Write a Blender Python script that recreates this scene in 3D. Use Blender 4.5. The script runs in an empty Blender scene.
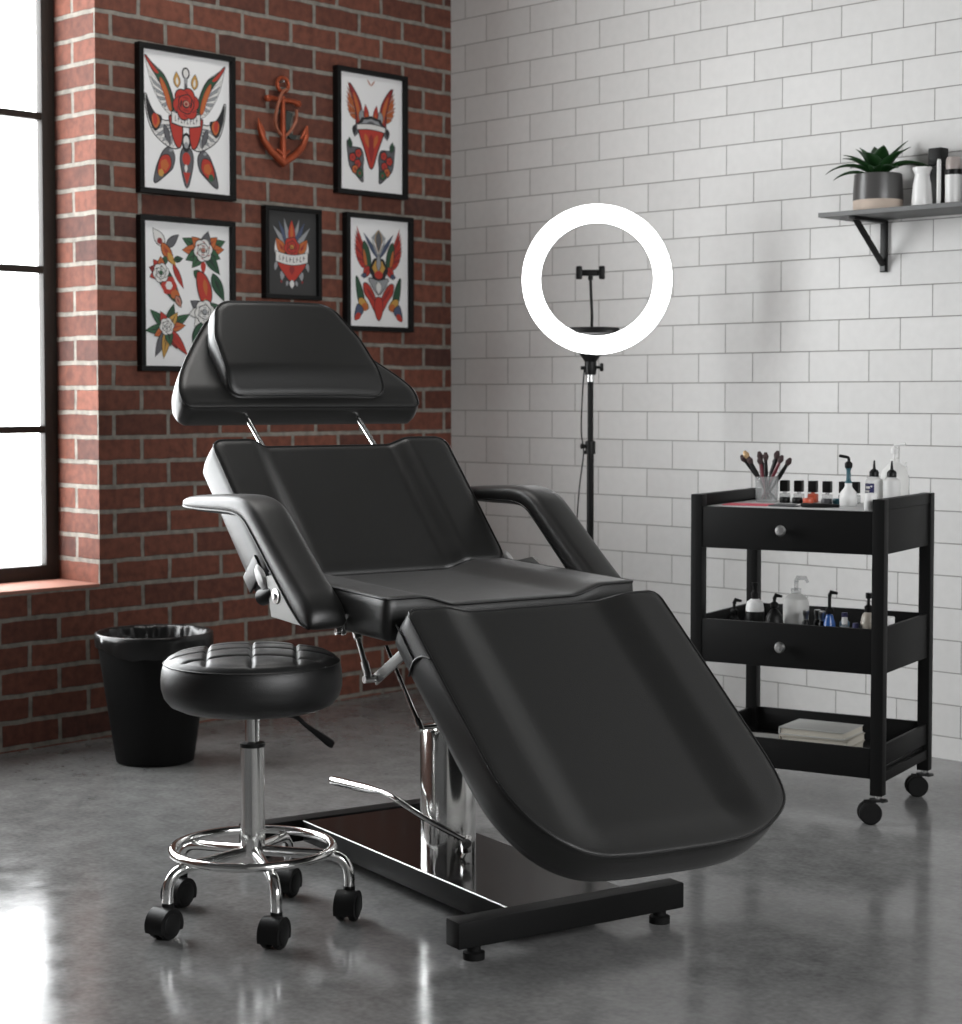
import bpy, bmesh, math, random
from mathutils import Vector, Matrix, noise
random.seed(7)
S = bpy.context.scene
COL = S.collection
PI = math.pi
R = math.radians

# ------------------------------------------------------------------ materials
def nodes(name):
    m = bpy.data.materials.new(name); m.use_nodes = True
    nt = m.node_tree; b = nt.nodes['Principled BSDF']
    return m, nt, b
def mat(name, col, rough=.5, metal=0., spec=.5, bump=0., bscale=200., var=0., vscale=6., coat=0., rvar=0., sheen=0.):
    m, nt, b = nodes(name)
    c = (*col, 1) if len(col) == 3 else col
    b.inputs['Base Color'].default_value = c
    b.inputs['Roughness'].default_value = rough
    b.inputs['Metallic'].default_value = metal
    b.inputs['Specular IOR Level'].default_value = spec
    b.inputs['Coat Weight'].default_value = coat
    if sheen: b.inputs['Sheen Weight'].default_value = sheen; b.inputs['Sheen Roughness'].default_value = .45
    tc = nt.nodes.new('ShaderNodeTexCoord')
    if var > 0 or rvar > 0:
        n = nt.nodes.new('ShaderNodeTexNoise'); n.inputs['Scale'].default_value = vscale; n.inputs['Detail'].default_value = 5
        nt.links.new(tc.outputs['Object'], n.inputs['Vector'])
        if var > 0:
            mx = nt.nodes.new('ShaderNodeMix'); mx.data_type = 'RGBA'
            mx.inputs['A'].default_value = tuple(x*(1-var) for x in c[:3])+(1,)
            mx.inputs['B'].default_value = tuple(min(1, x*(1+var)) for x in c[:3])+(1,)
            nt.links.new(n.outputs['Fac'], mx.inputs['Factor']); nt.links.new(mx.outputs['Result'], b.inputs['Base Color'])
        if rvar > 0:
            mr = nt.nodes.new('ShaderNodeMapRange'); mr.inputs['To Min'].default_value = rough-rvar; mr.inputs['To Max'].default_value = rough+rvar
            nt.links.new(n.outputs['Fac'], mr.inputs['Value']); nt.links.new(mr.outputs['Result'], b.inputs['Roughness'])
    if bump > 0:
        n2 = nt.nodes.new('ShaderNodeTexNoise'); n2.inputs['Scale'].default_value = bscale; n2.inputs['Detail'].default_value = 3
        nt.links.new(tc.outputs['Object'], n2.inputs['Vector'])
        bp = nt.nodes.new('ShaderNodeBump'); bp.inputs['Strength'].default_value = bump; bp.inputs['Distance'].default_value = .002
        nt.links.new(n2.outputs['Fac'], bp.inputs['Height']); nt.links.new(bp.outputs['Normal'], b.inputs['Normal'])
    return m
def glassy(name, col, alpha=.35, rough=.08):
    m, nt, b = nodes(name)
    b.inputs['Base Color'].default_value = (*col, 1); b.inputs['Roughness'].default_value = rough
    tr = nt.nodes.new('ShaderNodeBsdfTransparent'); tr.inputs['Color'].default_value = (*[min(1, .5+.5*x) for x in col], 1)
    mx = nt.nodes.new('ShaderNodeMixShader'); mx.inputs[0].default_value = alpha
    nt.links.new(tr.outputs[0], mx.inputs[1]); nt.links.new(b.outputs[0], mx.inputs[2])
    nt.links.new(mx.outputs[0], nt.nodes['Material Output'].inputs['Surface'])
    return m
def emit(name, col, s):
    m, nt, b = nodes(name)
    b.inputs['Base Color'].default_value = (*col, 1)
    b.inputs['Emission Color'].default_value = (*col, 1); b.inputs['Emission Strength'].default_value = s
    return m

def masonry(name, ax, w, h, mortar, c1, c2, cm, shu, shv, bumpd, rough, noise_amt, wob=.0, rough_m=.9, dark=None):
    """ax: which object axis runs along the wall ('x' or 'y'); z is up. Lines at shift + n*h."""
    m, nt, b = nodes(name); N = nt.nodes; L = nt.links
    tc = N.new('ShaderNodeTexCoord'); sp = N.new('ShaderNodeSeparateXYZ'); L.new(tc.outputs['Object'], sp.inputs[0])
    def add(a, v):
        n = N.new('ShaderNodeMath'); n.operation = 'ADD'; L.new(a, n.inputs[0]); n.inputs[1].default_value = v; return n.outputs[0]
    if wob > 0:
        nz = N.new('ShaderNodeTexNoise'); nz.inputs['Scale'].default_value = 14; nz.inputs['Detail'].default_value = 4
        L.new(tc.outputs['Object'], nz.inputs['Vector'])
        sc = N.new('ShaderNodeSeparateColor'); L.new(nz.outputs['Color'], sc.inputs[0])
        def wobble(a, src):
            k = N.new('ShaderNodeMath'); k.operation = 'MULTIPLY_ADD'; L.new(src, k.inputs[0]); k.inputs[1].default_value = wob
            k2 = add(a, -wob*.5); L.new(k2, k.inputs[2]); return k.outputs[0]
        uu = wobble(add(sp.outputs[ax.upper()], shu), sc.outputs[0]); vv = wobble(add(sp.outputs['Z'], shv), sc.outputs[1])
    else:
        uu = add(sp.outputs[ax.upper()], shu); vv = add(sp.outputs['Z'], shv)
    cb = N.new('ShaderNodeCombineXYZ'); L.new(uu, cb.inputs[0]); L.new(vv, cb.inputs[1])
    br = N.new('ShaderNodeTexBrick'); L.new(cb.outputs[0], br.inputs['Vector'])
    br.offset = .5; br.offset_frequency = 2; br.squash = 1; br.inputs['Scale'].default_value = 1
    br.inputs['Brick Width'].default_value = w; br.inputs['Row Height'].default_value = h
    br.inputs['Mortar Size'].default_value = mortar; br.inputs['Mortar Smooth'].default_value = .25; br.inputs['Bias'].default_value = 0
    br.inputs['Color1'].default_value = (0, 0, 0, 1); br.inputs['Color2'].default_value = (1, 1, 1, 1); br.inputs['Mortar'].default_value = (.5, .5, .5, 1)
    ramp = N.new('ShaderNodeValToRGB'); L.new(br.outputs['Color'], ramp.inputs[0])
    e = ramp.color_ramp.elements; e[0].color = (*c1, 1); e[1].color = (*c2, 1)
    if dark:
        n = e.new(.12); n.color = (*c1, 1); e[0].color = (*dark, 1)
    n1 = N.new('ShaderNodeTexNoise'); n1.inputs['Scale'].default_value = 35; n1.inputs['Detail'].default_value = 6; L.new(tc.outputs['Object'], n1.inputs['Vector'])
    mr = N.new('ShaderNodeMapRange'); mr.inputs['From Min'].default_value = .3; mr.inputs['From Max'].default_value = .7
    mr.inputs['To Min'].default_value = 1-noise_amt; mr.inputs['To Max'].default_value = 1+noise_amt; L.new(n1.outputs['Fac'], mr.inputs['Value'])
    vm = N.new('ShaderNodeVectorMath'); vm.operation = 'SCALE'; L.new(ramp.outputs[0], vm.inputs[0]); L.new(mr.outputs[0], vm.inputs['Scale'])
    mm = N.new('ShaderNodeVectorMath'); mm.operation = 'SCALE'; mm.inputs[0].default_value = cm; L.new(mr.outputs[0], mm.inputs['Scale'])
    mx = N.new('ShaderNodeMix'); mx.data_type = 'RGBA'; L.new(br.outputs['Fac'], mx.inputs['Factor'])
    L.new(vm.outputs[0], mx.inputs['A']); L.new(mm.outputs[0], mx.inputs['B']); L.new(mx.outputs['Result'], b.inputs['Base Color'])
    rr = N.new('ShaderNodeMix'); rr.data_type = 'FLOAT'; L.new(br.outputs['Fac'], rr.inputs['Factor']); rr.inputs['A'].default_value = rough; rr.inputs['B'].default_value = rough_m
    L.new(rr.outputs['Result'], b.inputs['Roughness'])
    hh = N.new('ShaderNodeMath'); hh.operation = 'SUBTRACT'; hh.inputs[0].default_value = 1; L.new(br.outputs['Fac'], hh.inputs[1])
    h2 = N.new('ShaderNodeMath'); h2.operation = 'MULTIPLY_ADD'; L.new(n1.outputs['Fac'], h2.inputs[0]); h2.inputs[1].default_value = noise_amt; L.new(hh.outputs[0], h2.inputs[2])
    bp = N.new('ShaderNodeBump'); bp.inputs['Strength'].default_value = .8; bp.inputs['Distance'].default_value = bumpd
    L.new(h2.outputs[0], bp.inputs['Height']); L.new(bp.outputs['Normal'], b.inputs['Normal'])
    return m

BR = dict(w=.2155, h=.0806, mortar=.0085, c1=(.100, .032, .020), c2=(.170, .055, .033), cm=(.215, .195, .168), shv=-.0124, bumpd=.008, rough=.85, noise_amt=.28, wob=.009, dark=(.066, .025, .019))
M_BRICK = masonry('red_brick_wall', 'y', shu=-.0677, **BR)
BR2 = dict(BR); BR2['w'] = .26
M_BRICKX = masonry('red_brick_reveal', 'x', shu=.13, **BR2)
M_TILE = masonry('white_block_tile', 'x', w=.2235, h=.0990, mortar=.0016, c1=(.61, .605, .595), c2=(.655, .65, .64), cm=(.24, .235, .225), shu=.1466, shv=-.0692,
                 bumpd=.0015, rough=.42, noise_amt=.025, rough_m=.8)

def concrete():
    m, nt, b = nodes('polished_concrete'); N = nt.nodes; L = nt.links
    tc = N.new('ShaderNodeTexCoord')
    def nz(s, d, dist=0):
        n = N.new('ShaderNodeTexNoise'); n.inputs['Scale'].default_value = s; n.inputs['Detail'].default_value = d; n.inputs['Distortion'].default_value = dist
        L.new(tc.outputs['Object'], n.inputs['Vector']); return n.outputs['Fac']
    a, c, d = nz(1.6, 6, .0), nz(13, 8, .1), nz(70, 6)
    m1 = N.new('ShaderNodeMath'); m1.operation = 'MULTIPLY_ADD'; L.new(a, m1.inputs[0]); m1.inputs[1].default_value = .38
    m2 = N.new('ShaderNodeMath'); m2.operation = 'MULTIPLY'; L.new(c, m2.inputs[0]); m2.inputs[1].default_value = .32; L.new(m2.outputs[0], m1.inputs[2])
    m3 = N.new('ShaderNodeMath'); m3.operation = 'MULTIPLY_ADD'; L.new(d, m3.inputs[0]); m3.inputs[1].default_value = .30; L.new(m1.outputs[0], m3.inputs[2])
    rp = N.new('ShaderNodeValToRGB'); L.new(m3.outputs[0], rp.inputs[0])
    e = rp.color_ramp.elements; e[0].position = .38; e[0].color = (.125, .125, .124, 1); e[1].position = .62; e[1].color = (.225, .224, .222, 1)
    L.new(rp.outputs[0], b.inputs['Base Color'])
    mr = N.new('ShaderNodeMapRange'); mr.inputs['From Min'].default_value = .3; mr.inputs['From Max'].default_value = .7
    mr.inputs['To Min'].default_value = .10; mr.inputs['To Max'].default_value = .20; L.new(c, mr.inputs['Value']); L.new(mr.outputs[0], b.inputs['Roughness'])
    b.inputs['Specular IOR Level'].default_value = .22
    bp = N.new('ShaderNodeBump'); bp.inputs['Strength'].default_value = .25; bp.inputs['Distance'].default_value = .002; L.new(c, bp.inputs['Height']); L.new(bp.outputs[0], b.inputs['Normal'])
    return m
M_FLOOR = concrete()
M_PLASTER = mat('white_plaster', (.62, .61, .59), .9, var=.04)
M_VINYL = mat('black_vinyl', (.009, .009, .0085), .40, spec=.6, sheen=.07, bump=.22, bscale=420, rvar=.03, vscale=30)
M_VINYL2 = mat('black_seat_vinyl', (.009, .009, .009), .42, spec=.5, bump=.2, bscale=420)
M_PIPE = mat('black_piping', (.006, .006, .006), .4)
M_CHROME = mat('chrome', (.88, .88, .87), .13, 1.)
M_SATIN = mat('satin_chrome', (.80, .80, .79), .32, 1.)
M_STEEL = mat('brushed_steel', (.55, .55, .55), .28, 1.)
M_GREYP = mat('grey_enamel_plate', (.34, .34, .33), .4, .2)
M_BLACK = mat('black_powder_coat', (.006, .006, .006), .5, spec=.16, bump=.1, bscale=600)
M_GLOSS = mat('gloss_black_plate', (.007, .006, .006), .12, spec=.35)
M_RUBBER = mat('black_rubber', (.007, .007, .007), .6, spec=.15)
M_PLAST = mat('black_plastic', (.007, .007, .007), .42, spec=.22)
M_BRONZE = mat('dark_bronze_frame', (.020, .016, .013), .5, spec=.3)
M_FRAME = mat('black_picture_frame', (.006, .006, .006), .5, spec=.2)
M_PAPER = mat('white_print_paper', (.80, .80, .80), .7)
M_DPAPER = mat('charcoal_print_paper', (.035, .035, .035), .7)
M_COPPER = mat('copper_orange_enamel', (.36, .075, .03), .38, .5, var=.5, vscale=45)
M_ROPE = mat('copper_rope', (.33, .11, .06), .5, .2, var=.3, vscale=90)
M_PATINA = mat('dark_patina', (.04, .05, .045), .7)
M_WHITE = mat('white_plastic', (.74, .74, .73), .38)
M_MILK = glassy('milky_plastic', (.78, .78, .77), .72, .35)
M_CLEAR = glassy('clear_plastic', (.70, .71, .71), .20, .05)
M_FROST = glassy('frosted_plastic', (.74, .74, .72), .93, .4)
M_PANE = glassy('window_glass', (.95, .97, .97), .06, .02)
M_TEAL = mat('teal_plastic', (.02, .09, .115), .35)
M_BLUE = mat('blue_liquid', (.02, .09, .32), .25)
M_SKY = mat('pale_blue_liquid', (.16, .28, .40), .3)
M_PINK = mat('pink_card', (.60, .07, .11), .55)
M_RED = mat('coral_red', (.55, .10, .05), .35)
M_NAVY = mat('navy_label', (.03, .03, .11), .5)
M_CREAM = mat('cream_paper', (.55, .52, .45), .8, var=.06, vscale=60)
M_COVER = mat('pale_grey_cover', (.46, .46, .44), .55)
M_COVER2 = mat('beige_cover', (.44, .41, .35), .6)
M_DESK = mat('light_grey_mat', (.50, .50, .50), .5)
M_DARKG = mat('charcoal_card', (.05, .05, .055), .5)
M_SHELF = mat('grey_painted_wood', (.115, .118, .118), .55, var=.08, vscale=30)
M_POT = mat('charcoal_glaze', (.075, .073, .072), .3)
M_POTB = mat('raw_pale_clay', (.52, .43, .36), .75, var=.18, vscale=25)
M_SOIL = mat('soil', (.02, .014, .01), .95)
M_LEAF = mat('dark_green_leaf', (.012, .045, .012), .35, var=.5, vscale=20)
M_CERAM = mat('white_ceramic', (.80, .80, .79), .25)
M_BROWN = mat('brown_liquid', (.16, .09, .07), .3)
M_BRIS = mat('brush_bristle', (.05, .03, .03), .9)
M_BRIS2 = mat('gold_tip', (.45, .30, .15), .4, .3)
M_BURG = mat('burgundy_handle', (.12, .02, .03), .35)
M_BAG = mat('black_bin_bag', (.008, .008, .008), .28, spec=.5)
M_LED = emit('led_diffuser', (1, 1, 1), 5.)
M_LAMPH = mat('lamp_housing', (.03, .03, .03), .5)

# ------------------------------------------------------------------ mesh helpers
class MB:
    def __init__(s): s.bm = bmesh.new()
    def box(s, c, d, rot=None, bev=0.):
        t = bmesh.new(); bmesh.ops.create_cube(t, size=1)
        bmesh.ops.scale(t, vec=d, verts=t.verts)
        if bev > 0: bmesh.ops.bevel(t, geom=t.edges[:], offset=bev, segments=2, affect='EDGES', profile=.6)
        mt = Matrix.Translation(c)
        if rot is not None: mt = mt @ rot.to_4x4()
        t.transform(mt); s.merge(t); return s
    def merge(s, t):
        me = bpy.data.meshes.new('t'); t.to_mesh(me); t.free(); s.bm.from_mesh(me); bpy.data.meshes.remove(me)
    def tube(s, path, r, seg=12, closed=False, caps=True):
        P = [Vector(p) for p in path]; n = len(P)
        rr = r if isinstance(r, (list, tuple)) else [r]*n
        rings = []; up = None
        for i in range(n):
            if closed: t = P[(i+1) % n]-P[i-1]
            else: t = P[min(i+1, n-1)]-P[max(i-1, 0)]
            if t.length < 1e-9: t = Vector((0, 0, 1))
            t.normalize()
            if up is None:
                a = Vector((0, 0, 1)) if abs(t.z) < .9 else Vector((1, 0, 0))
                up = (a-t*a.dot(t)).normalized()
            else:
                up = (up-t*up.dot(t)); up = up.normalized() if up.length > 1e-6 else t.orthogonal().normalized()
            sd = t.cross(up)
            rings.append([s.bm.verts.new(P[i]+(up*math.cos(2*PI*k/seg)+sd*math.sin(2*PI*k/seg))*rr[i]) for k in range(seg)])
        m = n if closed else n-1
        for i in range(m):
            a, b = rings[i], rings[(i+1) % n]
            off = 0
            if closed and i == n-1:
                off = min(range(seg), key=lambda o: (b[o].co-a[0].co).length)
            for k in range(seg):
                s.bm.faces.new((a[k], a[(k+1) % seg], b[(k+1+off) % seg], b[(k+off) % seg]))
        if not closed and caps:
            s.bm.faces.new(rings[0][::-1]); s.bm.faces.new(rings[-1])
        return s
    def lathe(s, prof, c=(0, 0, 0), seg=40, rot=None, fn=None):
        c = Vector(c); rings = []
        for r, z in prof:
            if r < 1e-5: rings.append([s.bm.verts.new((0, 0, z))])
            else: rings.append([s.bm.verts.new((r*math.cos(2*PI*k/seg), r*math.sin(2*PI*k/seg), z)) for k in range(seg)])
        for a, b in zip(rings, rings[1:]):
            for k in range(seg):
                k2 = (k+1) % seg
                if len(a) == 1 and len(b) == 1: continue
                if len(a) == 1: s.bm.faces.new((a[0], b[k2], b[k]))
                elif len(b) == 1: s.bm.faces.new((a[k], a[k2], b[0]))
                else: s.bm.faces.new((a[k], a[k2], b[k2], b[k]))
        vs = [v for rg in rings for v in rg]
        for v in vs:
            if fn: v.co = fn(v.co.copy())
            if rot is not None: v.co = rot @ v.co
            v.co += c
        return s
    def prism(s, pts, z0, z1, tf=lambda p: p):
        a = [s.bm.verts.new(tf(Vector((x, y, z0)))) for x, y in pts]; b = [s.bm.verts.new(tf(Vector((x, y, z1)))) for x, y in pts]
        n = len(pts)
        for i in range(n): s.bm.faces.new((a[i], a[(i+1) % n], b[(i+1) % n], b[i]))
        s.bm.faces.new(a[::-1]); s.bm.faces.new(b); return s
    def build(s, name, m, parent=None, sharp=35, loc=None, rotz=None):
        bmesh.ops.recalc_face_normals(s.bm, faces=s.bm.faces[:])
        for f in s.bm.faces: f.smooth = True
        me = bpy.data.meshes.new(name); s.bm.to_mesh(me); s.bm.free()
        try: me.set_sharp_from_angle(angle=R(sharp))
        except Exception: pass
        for x in (m if isinstance(m, (list, tuple)) else [m]): me.materials.append(x)
        o = bpy.data.objects.new(name, me); COL.objects.link(o)
        if parent: o.parent = parent
        if loc: o.location = loc
        if rotz is not None: o.rotation_euler.z = rotz
        return o
def thing(name, label, cat, loc=(0, 0, 0), rz=0., group=None):
    o = bpy.data.objects.new(name, None); COL.objects.link(o); o.empty_display_size = .05
    o.location = loc; o.rotation_euler = (0, 0, rz); return tag(o, label, cat, group)
def tag(o, label, cat, group=None):
    o['label'] = label; o['category'] = cat
    if group: o['group'] = group
    return o
def struct(o): o['kind'] = 'structure'; return o

# ------------------------------------------------------------------ room
def solid(name, lo, hi, m):
    b = MB(); c = [(lo[i]+hi[i])/2 for i in range(3)]; d = [hi[i]-lo[i] for i in range(3)]
    b.box(c, d); return struct(b.build(name, m))
H = 3.2; X1 = 6.0; Y0 = -6.6
WY0, WY1, WZ0, WZ1 = -3.7, -1.609, .497, 2.95          # left window opening
solid('floor', (-.6, Y0-.3, -.12), (X1+.3, .3, 0), M_FLOOR)
M_CEIL = mat('dark_painted_ceiling', (.05, .05, .05), .9)
M_DWALL = mat('dark_painted_wall', (.12, .12, .12), .9)
solid('ceiling', (-.6, Y0-.3, H), (X1+.3, .3, H+.12), M_CEIL)
solid('wall_back', (-.5, 0, 0), (X1+.3, .25, H), M_TILE)
# brick wall with a window opening
b = MB()
def bx(lo, hi): b.box([(lo[i]+hi[i])/2 for i in range(3)], [hi[i]-lo[i] for i in range(3)])
bx((-.29, WY1, 0), (0, 0, H)); bx((-.29, Y0-.3, 0), (0, WY0, H)); bx((-.29, WY0, 0), (0, WY1, WZ0)); bx((-.29, WY0, WZ1), (0, WY1, H))
wl = b.build('wall_left', [M_BRICK, M_BRICKX]); struct(wl)
for p in wl.data.polygons:
    if abs(p.normal.y) > .5: p.material_index = 1
M_SILL = masonry('red_brick_sill', 'y', shu=-.0677, **{**BR, 'h': 4.})
b = MB(); b.box((-.125, (WY0+WY1)/2, WZ0+.003), (.252, WY1-WY0-.001, .012), bev=.003)
tr = struct(b.build('trim_1', mat('terracotta_sill', (.36, .16, .115), .8, var=.15, vscale=12)))
# window: frame with bars, glass
wf = thing('window_1', 'tall black steel window', 'window'); del wf['category']; del wf['label']; wf['kind'] = 'structure'
fx = -.252
b = MB(); fw = .05
for y in (WY1-fw/2, -2.64, WY0+fw/2):
    b.box((fx, y, (WZ0+WZ1)/2), (.034, fw if y in (WY1-fw/2, WY0+fw/2) else .03, WZ1-WZ0-.01), bev=.003)
b.box((fx, (WY0+WY1)/2, WZ0+.03), (.036, WY1-WY0-.002, .055), bev=.003); b.box((fx, (WY0+WY1)/2, WZ1-.03), (.036, WY1-WY0-.002, .055), bev=.003)
for z in (1.003, 1.529, 2.03, 2.52): b.box((fx, (WY0+WY1)/2, z), (.03, WY1-WY0-.01, .024), bev=.002)
b.build('window_frame', M_BRONZE, wf)
b = MB(); b.box((fx, (WY0+WY1)/2, (WZ0+WZ1)/2), (.006, WY1-WY0-.02, WZ1-WZ0-.02)); b.build('window_pane', M_PANE, wf)
# right wall with an unseen window opening added as fill light, plain rear wall
RW = (-4.1, -1.2, 1.1, 2.45)
b = MB()
bx((X1, Y0-.3, 0), (X1+.3, RW[0], H)); bx((X1, RW[1], 0), (X1+.3, 0, H)); bx((X1, RW[0], 0), (X1+.3, RW[1], RW[2])); bx((X1, RW[0], RW[3]), (X1+.3, RW[1], H))
struct(b.build('wall_right', M_PLASTER))
b = MB()
FWX = (.8, 2.6, .9, 2.7)
bx((0, Y0-.3, 0), (X1, Y0, H))
struct(b.build('wall_front', M_DWALL))
for nm, (cx, cy, wx, wy, z0, z1) in {'added_window': (X1+.15, (RW[0]+RW[1])/2, .05, RW[1]-RW[0], RW[2], RW[3])}.items():
    b = MB(); n = 3
    for i in range(n+1):
        t = -.5+i/n; t *= .985
        b.box((cx+(t*wx if wx > wy else 0), cy+(t*wy if wy > wx else 0), (z0+z1)/2), (.05, .05, z1-z0-.01))
    for z in (z0+.025, (z0+z1)/2, z1-.03): b.box((cx, cy, z), (max(wx-.01, .05), max(wy-.01, .05), .045))
    o = b.build(nm, M_BRONZE); struct(o)
# position of an unseen overhead light added to lift brick wall and tile corner
FILL_XY = (.95, -1.55)

# ------------------------------------------------------------------ framed prints
PAL = dict(k=(.012, .012, .014), r=(.42, .035, .022), o=(.46, .12, .03), y=(.50, .28, .06), g=(.03, .10, .045), G=(.02, .07, .035),
           w=(.68, .67, .65), s=(.28, .29, .30), d=(.10, .10, .11), b=(.06, .08, .14), p=(.45, .22, .16), R=(.24, .02, .02), n=(.035, .035, .035))
ART = {k: mat('ink_'+n, PAL[k], .65) for k, n in dict(k='black', r='red', o='orange', y='yellow', g='green', G='dark_green', w='white', s='grey', d='slate', b='blue_black', p='rose', R='dark_red', n='charcoal').items()}
ARTK = list(ART)
class Art:
    """flat drawing on a sheet: u runs 0..1 across, v 0..1 up; lengths are in sheet widths"""
    def __init__(s, W, Hh): s.W, s.H, s.F = W, Hh, []; s.k = W/Hh; s.q = 1.
    def P(s, pts, c): s.F.append((pts, ARTK.index(c)))
    def O(s, pts, c, o='k', g=1.07):
        cx = sum(p[0] for p in pts)/len(pts); cy = sum(p[1] for p in pts)/len(pts)
        if o: s.P([(cx+(x-cx)*g, cy+(y-cy)*g) for x, y in pts], o)
        s.P(pts, c)
    def sm(s, pts, c, o='k', w=.010, n=5):
        """smooth closed outline with an ink border"""
        q = [(p.x, p.y) for p in smooth([(x, y, 0) for x, y in pts], n, True)]
        if o:
            m = len(q); out = []
            A = sum(q[i-1][0]*q[i][1]-q[i][0]*q[i-1][1] for i in range(m)); sg = 1 if A > 0 else -1
            for i in range(m):
                dx = q[(i+1) % m][0]-q[i-1][0]; dy = (q[(i+1) % m][1]-q[i-1][1])/s.k; L = math.hypot(dx, dy) or 1
                out.append((q[i][0]+sg*dy/L*w, q[i][1]-sg*dx/L*w*s.k))
            s.P(out, o)
        s.P(q, c)
    def leaf(s, x, y, a, L, w, c, out='k', bend=0., g=.008):
        L *= s.q; w *= s.q
        for cc, g_ in ((out, g), (c, 0)):
            if not cc: continue
            l_, w_ = L+g_*2, w+g_*2; pts = []
            for sgn in (1, -1):
                for i in range(9):
                    t = i/8 if sgn > 0 else 1-i/8
                    X = -g_+t*l_; Y = sgn*w_*math.sin(PI*t**.8)*.5+bend*L*math.sin(PI*t*.5)*t
                    aa = R(a); pts.append((x+(X*math.cos(aa)-Y*math.sin(aa)), y+s.k*(X*math.sin(aa)+Y*math.cos(aa))))
            s.P(pts, cc)
        if out == 'k' and L > .09 and c in 'roygGpR':
            o_ = 'R' if c in 'rop' else 'k'
            for da, f0, f1, wd in ((0, .12, .92, .12), (7, .15, .6, .10), (-7, .15, .6, .10)):
                q0 = L*f0; q1 = L*f1; aa = R(a+da); ca, sa = math.cos(aa), math.sin(aa); hw = w*wd*.5; bb = bend*L*.5
                s.P([(x+ca*q0, y+s.k*sa*q0), (x+ca*(q0+q1)/2-sa*(hw+bb), y+s.k*(sa*(q0+q1)/2+ca*(hw+bb))), (x+ca*q1-sa*bb*1.4, y+s.k*(sa*q1+ca*bb*1.4)), (x+ca*(q0+q1)/2+sa*(hw-bb), y+s.k*(sa*(q0+q1)/2-ca*(hw-bb)))], o_)
    def blob(s, x, y, rx, ry, c, n=20, wav=0., k=5, ph=0.):
        s.P([(x+rx*(1+wav*math.cos(k*t+ph))*math.cos(t), y+s.k*ry*(1+wav*math.cos(k*t+ph))*math.sin(t)) for t in [2*PI*i/n for i in range(n)]], c)
    def rose(s, x, y, r, c='r', c2='R', out='k', hi='p'):
        for q in range(6):
            a = q*PI/3+.2; s.blob(x+math.cos(a)*r*.52, y+s.k*math.sin(a)*r*.52, r*.50, r*.50, out, 18)
        for q in range(6):
            a = q*PI/3+.2; s.blob(x+math.cos(a)*r*.52, y+s.k*math.sin(a)*r*.52, r*.43, r*.43, c, 18); s.leaf(x+math.cos(a)*r*.62, y+s.k*math.sin(a)*r*.62, math.degrees(a)+60, r*.4, r*.12, c2, None, .3)
        s.blob(x, y, r*.60, r*.60, out, 24, .05, 5); s.blob(x, y, r*.53, r*.53, c, 24, .05, 5)
        for q in range(4): a = q*PI/2+.9; s.leaf(x+math.cos(a)*r*.38, y+s.k*math.sin(a)*r*.38, math.degrees(a)+100, r*.55, r*.13, out if q % 2 else c2, None, .3)
        s.blob(x, y, r*.27, r*.25, out, 16); s.blob(x+r*.02, y+r*.02, r*.21, r*.18, hi, 16); s.blob(x, y, r*.10, r*.09, c2, 10)
    def bud(s, x, y, a, r, c='r', lf='g'):
        for d in (-38, 38, -75, 75): s.leaf(x, y, a+d, r*1.25, r*.5, lf, 'k')
        s.leaf(x, y, a, r*1.7, r*.95, c, 'k'); s.leaf(x, y, a+8, r*1.2, r*.35, 'R', None, .1); s.leaf(x, y, a-14, r*1.1, r*.25, 'o', None)
    def banner(s, x, y, w, h, curve=.03, c='w', marks=True):
        h *= s.k
        for g, cc in ((.010, 'k'), (0, c)):
            up = [(x-w/2-g+(w+2*g)*i/12, y+h/2+g*s.k-curve*math.sin(PI*i/12)) for i in range(13)]
            dn = [(x-w/2-g+(w+2*g)*i/12, y-h/2-g*s.k-curve*math.sin(PI*i/12)) for i in range(13)]
            s.P(up+dn[::-1], cc)
        if marks:
            for i in range(8):
                t = .12+i*.108; X = x-w/2+w*t; Y = y-curve*math.sin(PI*t); q = w*.022
                s.P([(X-q, Y-h*.26), (X-q*.2, Y-h*.26), (X+q*.6, Y+h*.28), (X-q*.4, Y+h*.28)], 'd')
                if i % 2: s.P([(X-q, Y-h*.02), (X+q*1.6, Y-h*.02), (X+q*1.6, Y+h*.10), (X-q, Y+h*.10)], 'd')
                else: s.P([(X, Y-h*.26), (X+q*1.5, Y-h*.26), (X+q*1.5, Y-h*.15), (X, Y-h*.15)], 'd')
    def feathers(s, pts, base, n, w, cols, out='d'):
        """feathers from points along an edge (pts) back towards base"""
        for i in range(n):
            t = i/(n-1)*(len(pts)-1); k = min(int(t), len(pts)-2); f = t-k
            x = pts[k][0]*(1-f)+pts[k+1][0]*f; y = pts[k][1]*(1-f)+pts[k+1][1]*f
            dx = x-base[0]; dy = (y-base[1])/s.k; L = math.hypot(dx, dy)
            s.leaf(base[0], base[1], math.degrees(math.atan2(dy, dx)), L, w, cols[i % len(cols)], out, 0, .006)
    def build(s, parent, paper, x=.0):
        bm = bmesh.new(); W, Hh = s.W, s.H
        q = [bm.verts.new((x, u*W, v*Hh)) for u, v in ((0, 0), (1, 0), (1, 1), (0, 1))]
        bm.faces.new(q).material_index = 0
        for i, (pts, mi) in enumerate(s.F):
            xx = x+.0004+i*.000008
            vs = [bm.verts.new((xx, u*W, v*Hh)) for u, v in pts]
            bm.faces.new(vs).material_index = mi+1
        bmesh.ops.triangulate(bm, faces=[f for f in bm.faces if len(f.verts) > 4])
        for f in bm.faces:
            f.normal_update()
            if f.normal.x < 0: f.normal_flip()
        me = bpy.data.meshes.new('print'); bm.to_mesh(me); bm.free()
        for m in [paper]+[ART[k] for k in ARTK]: me.materials.append(m)
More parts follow.
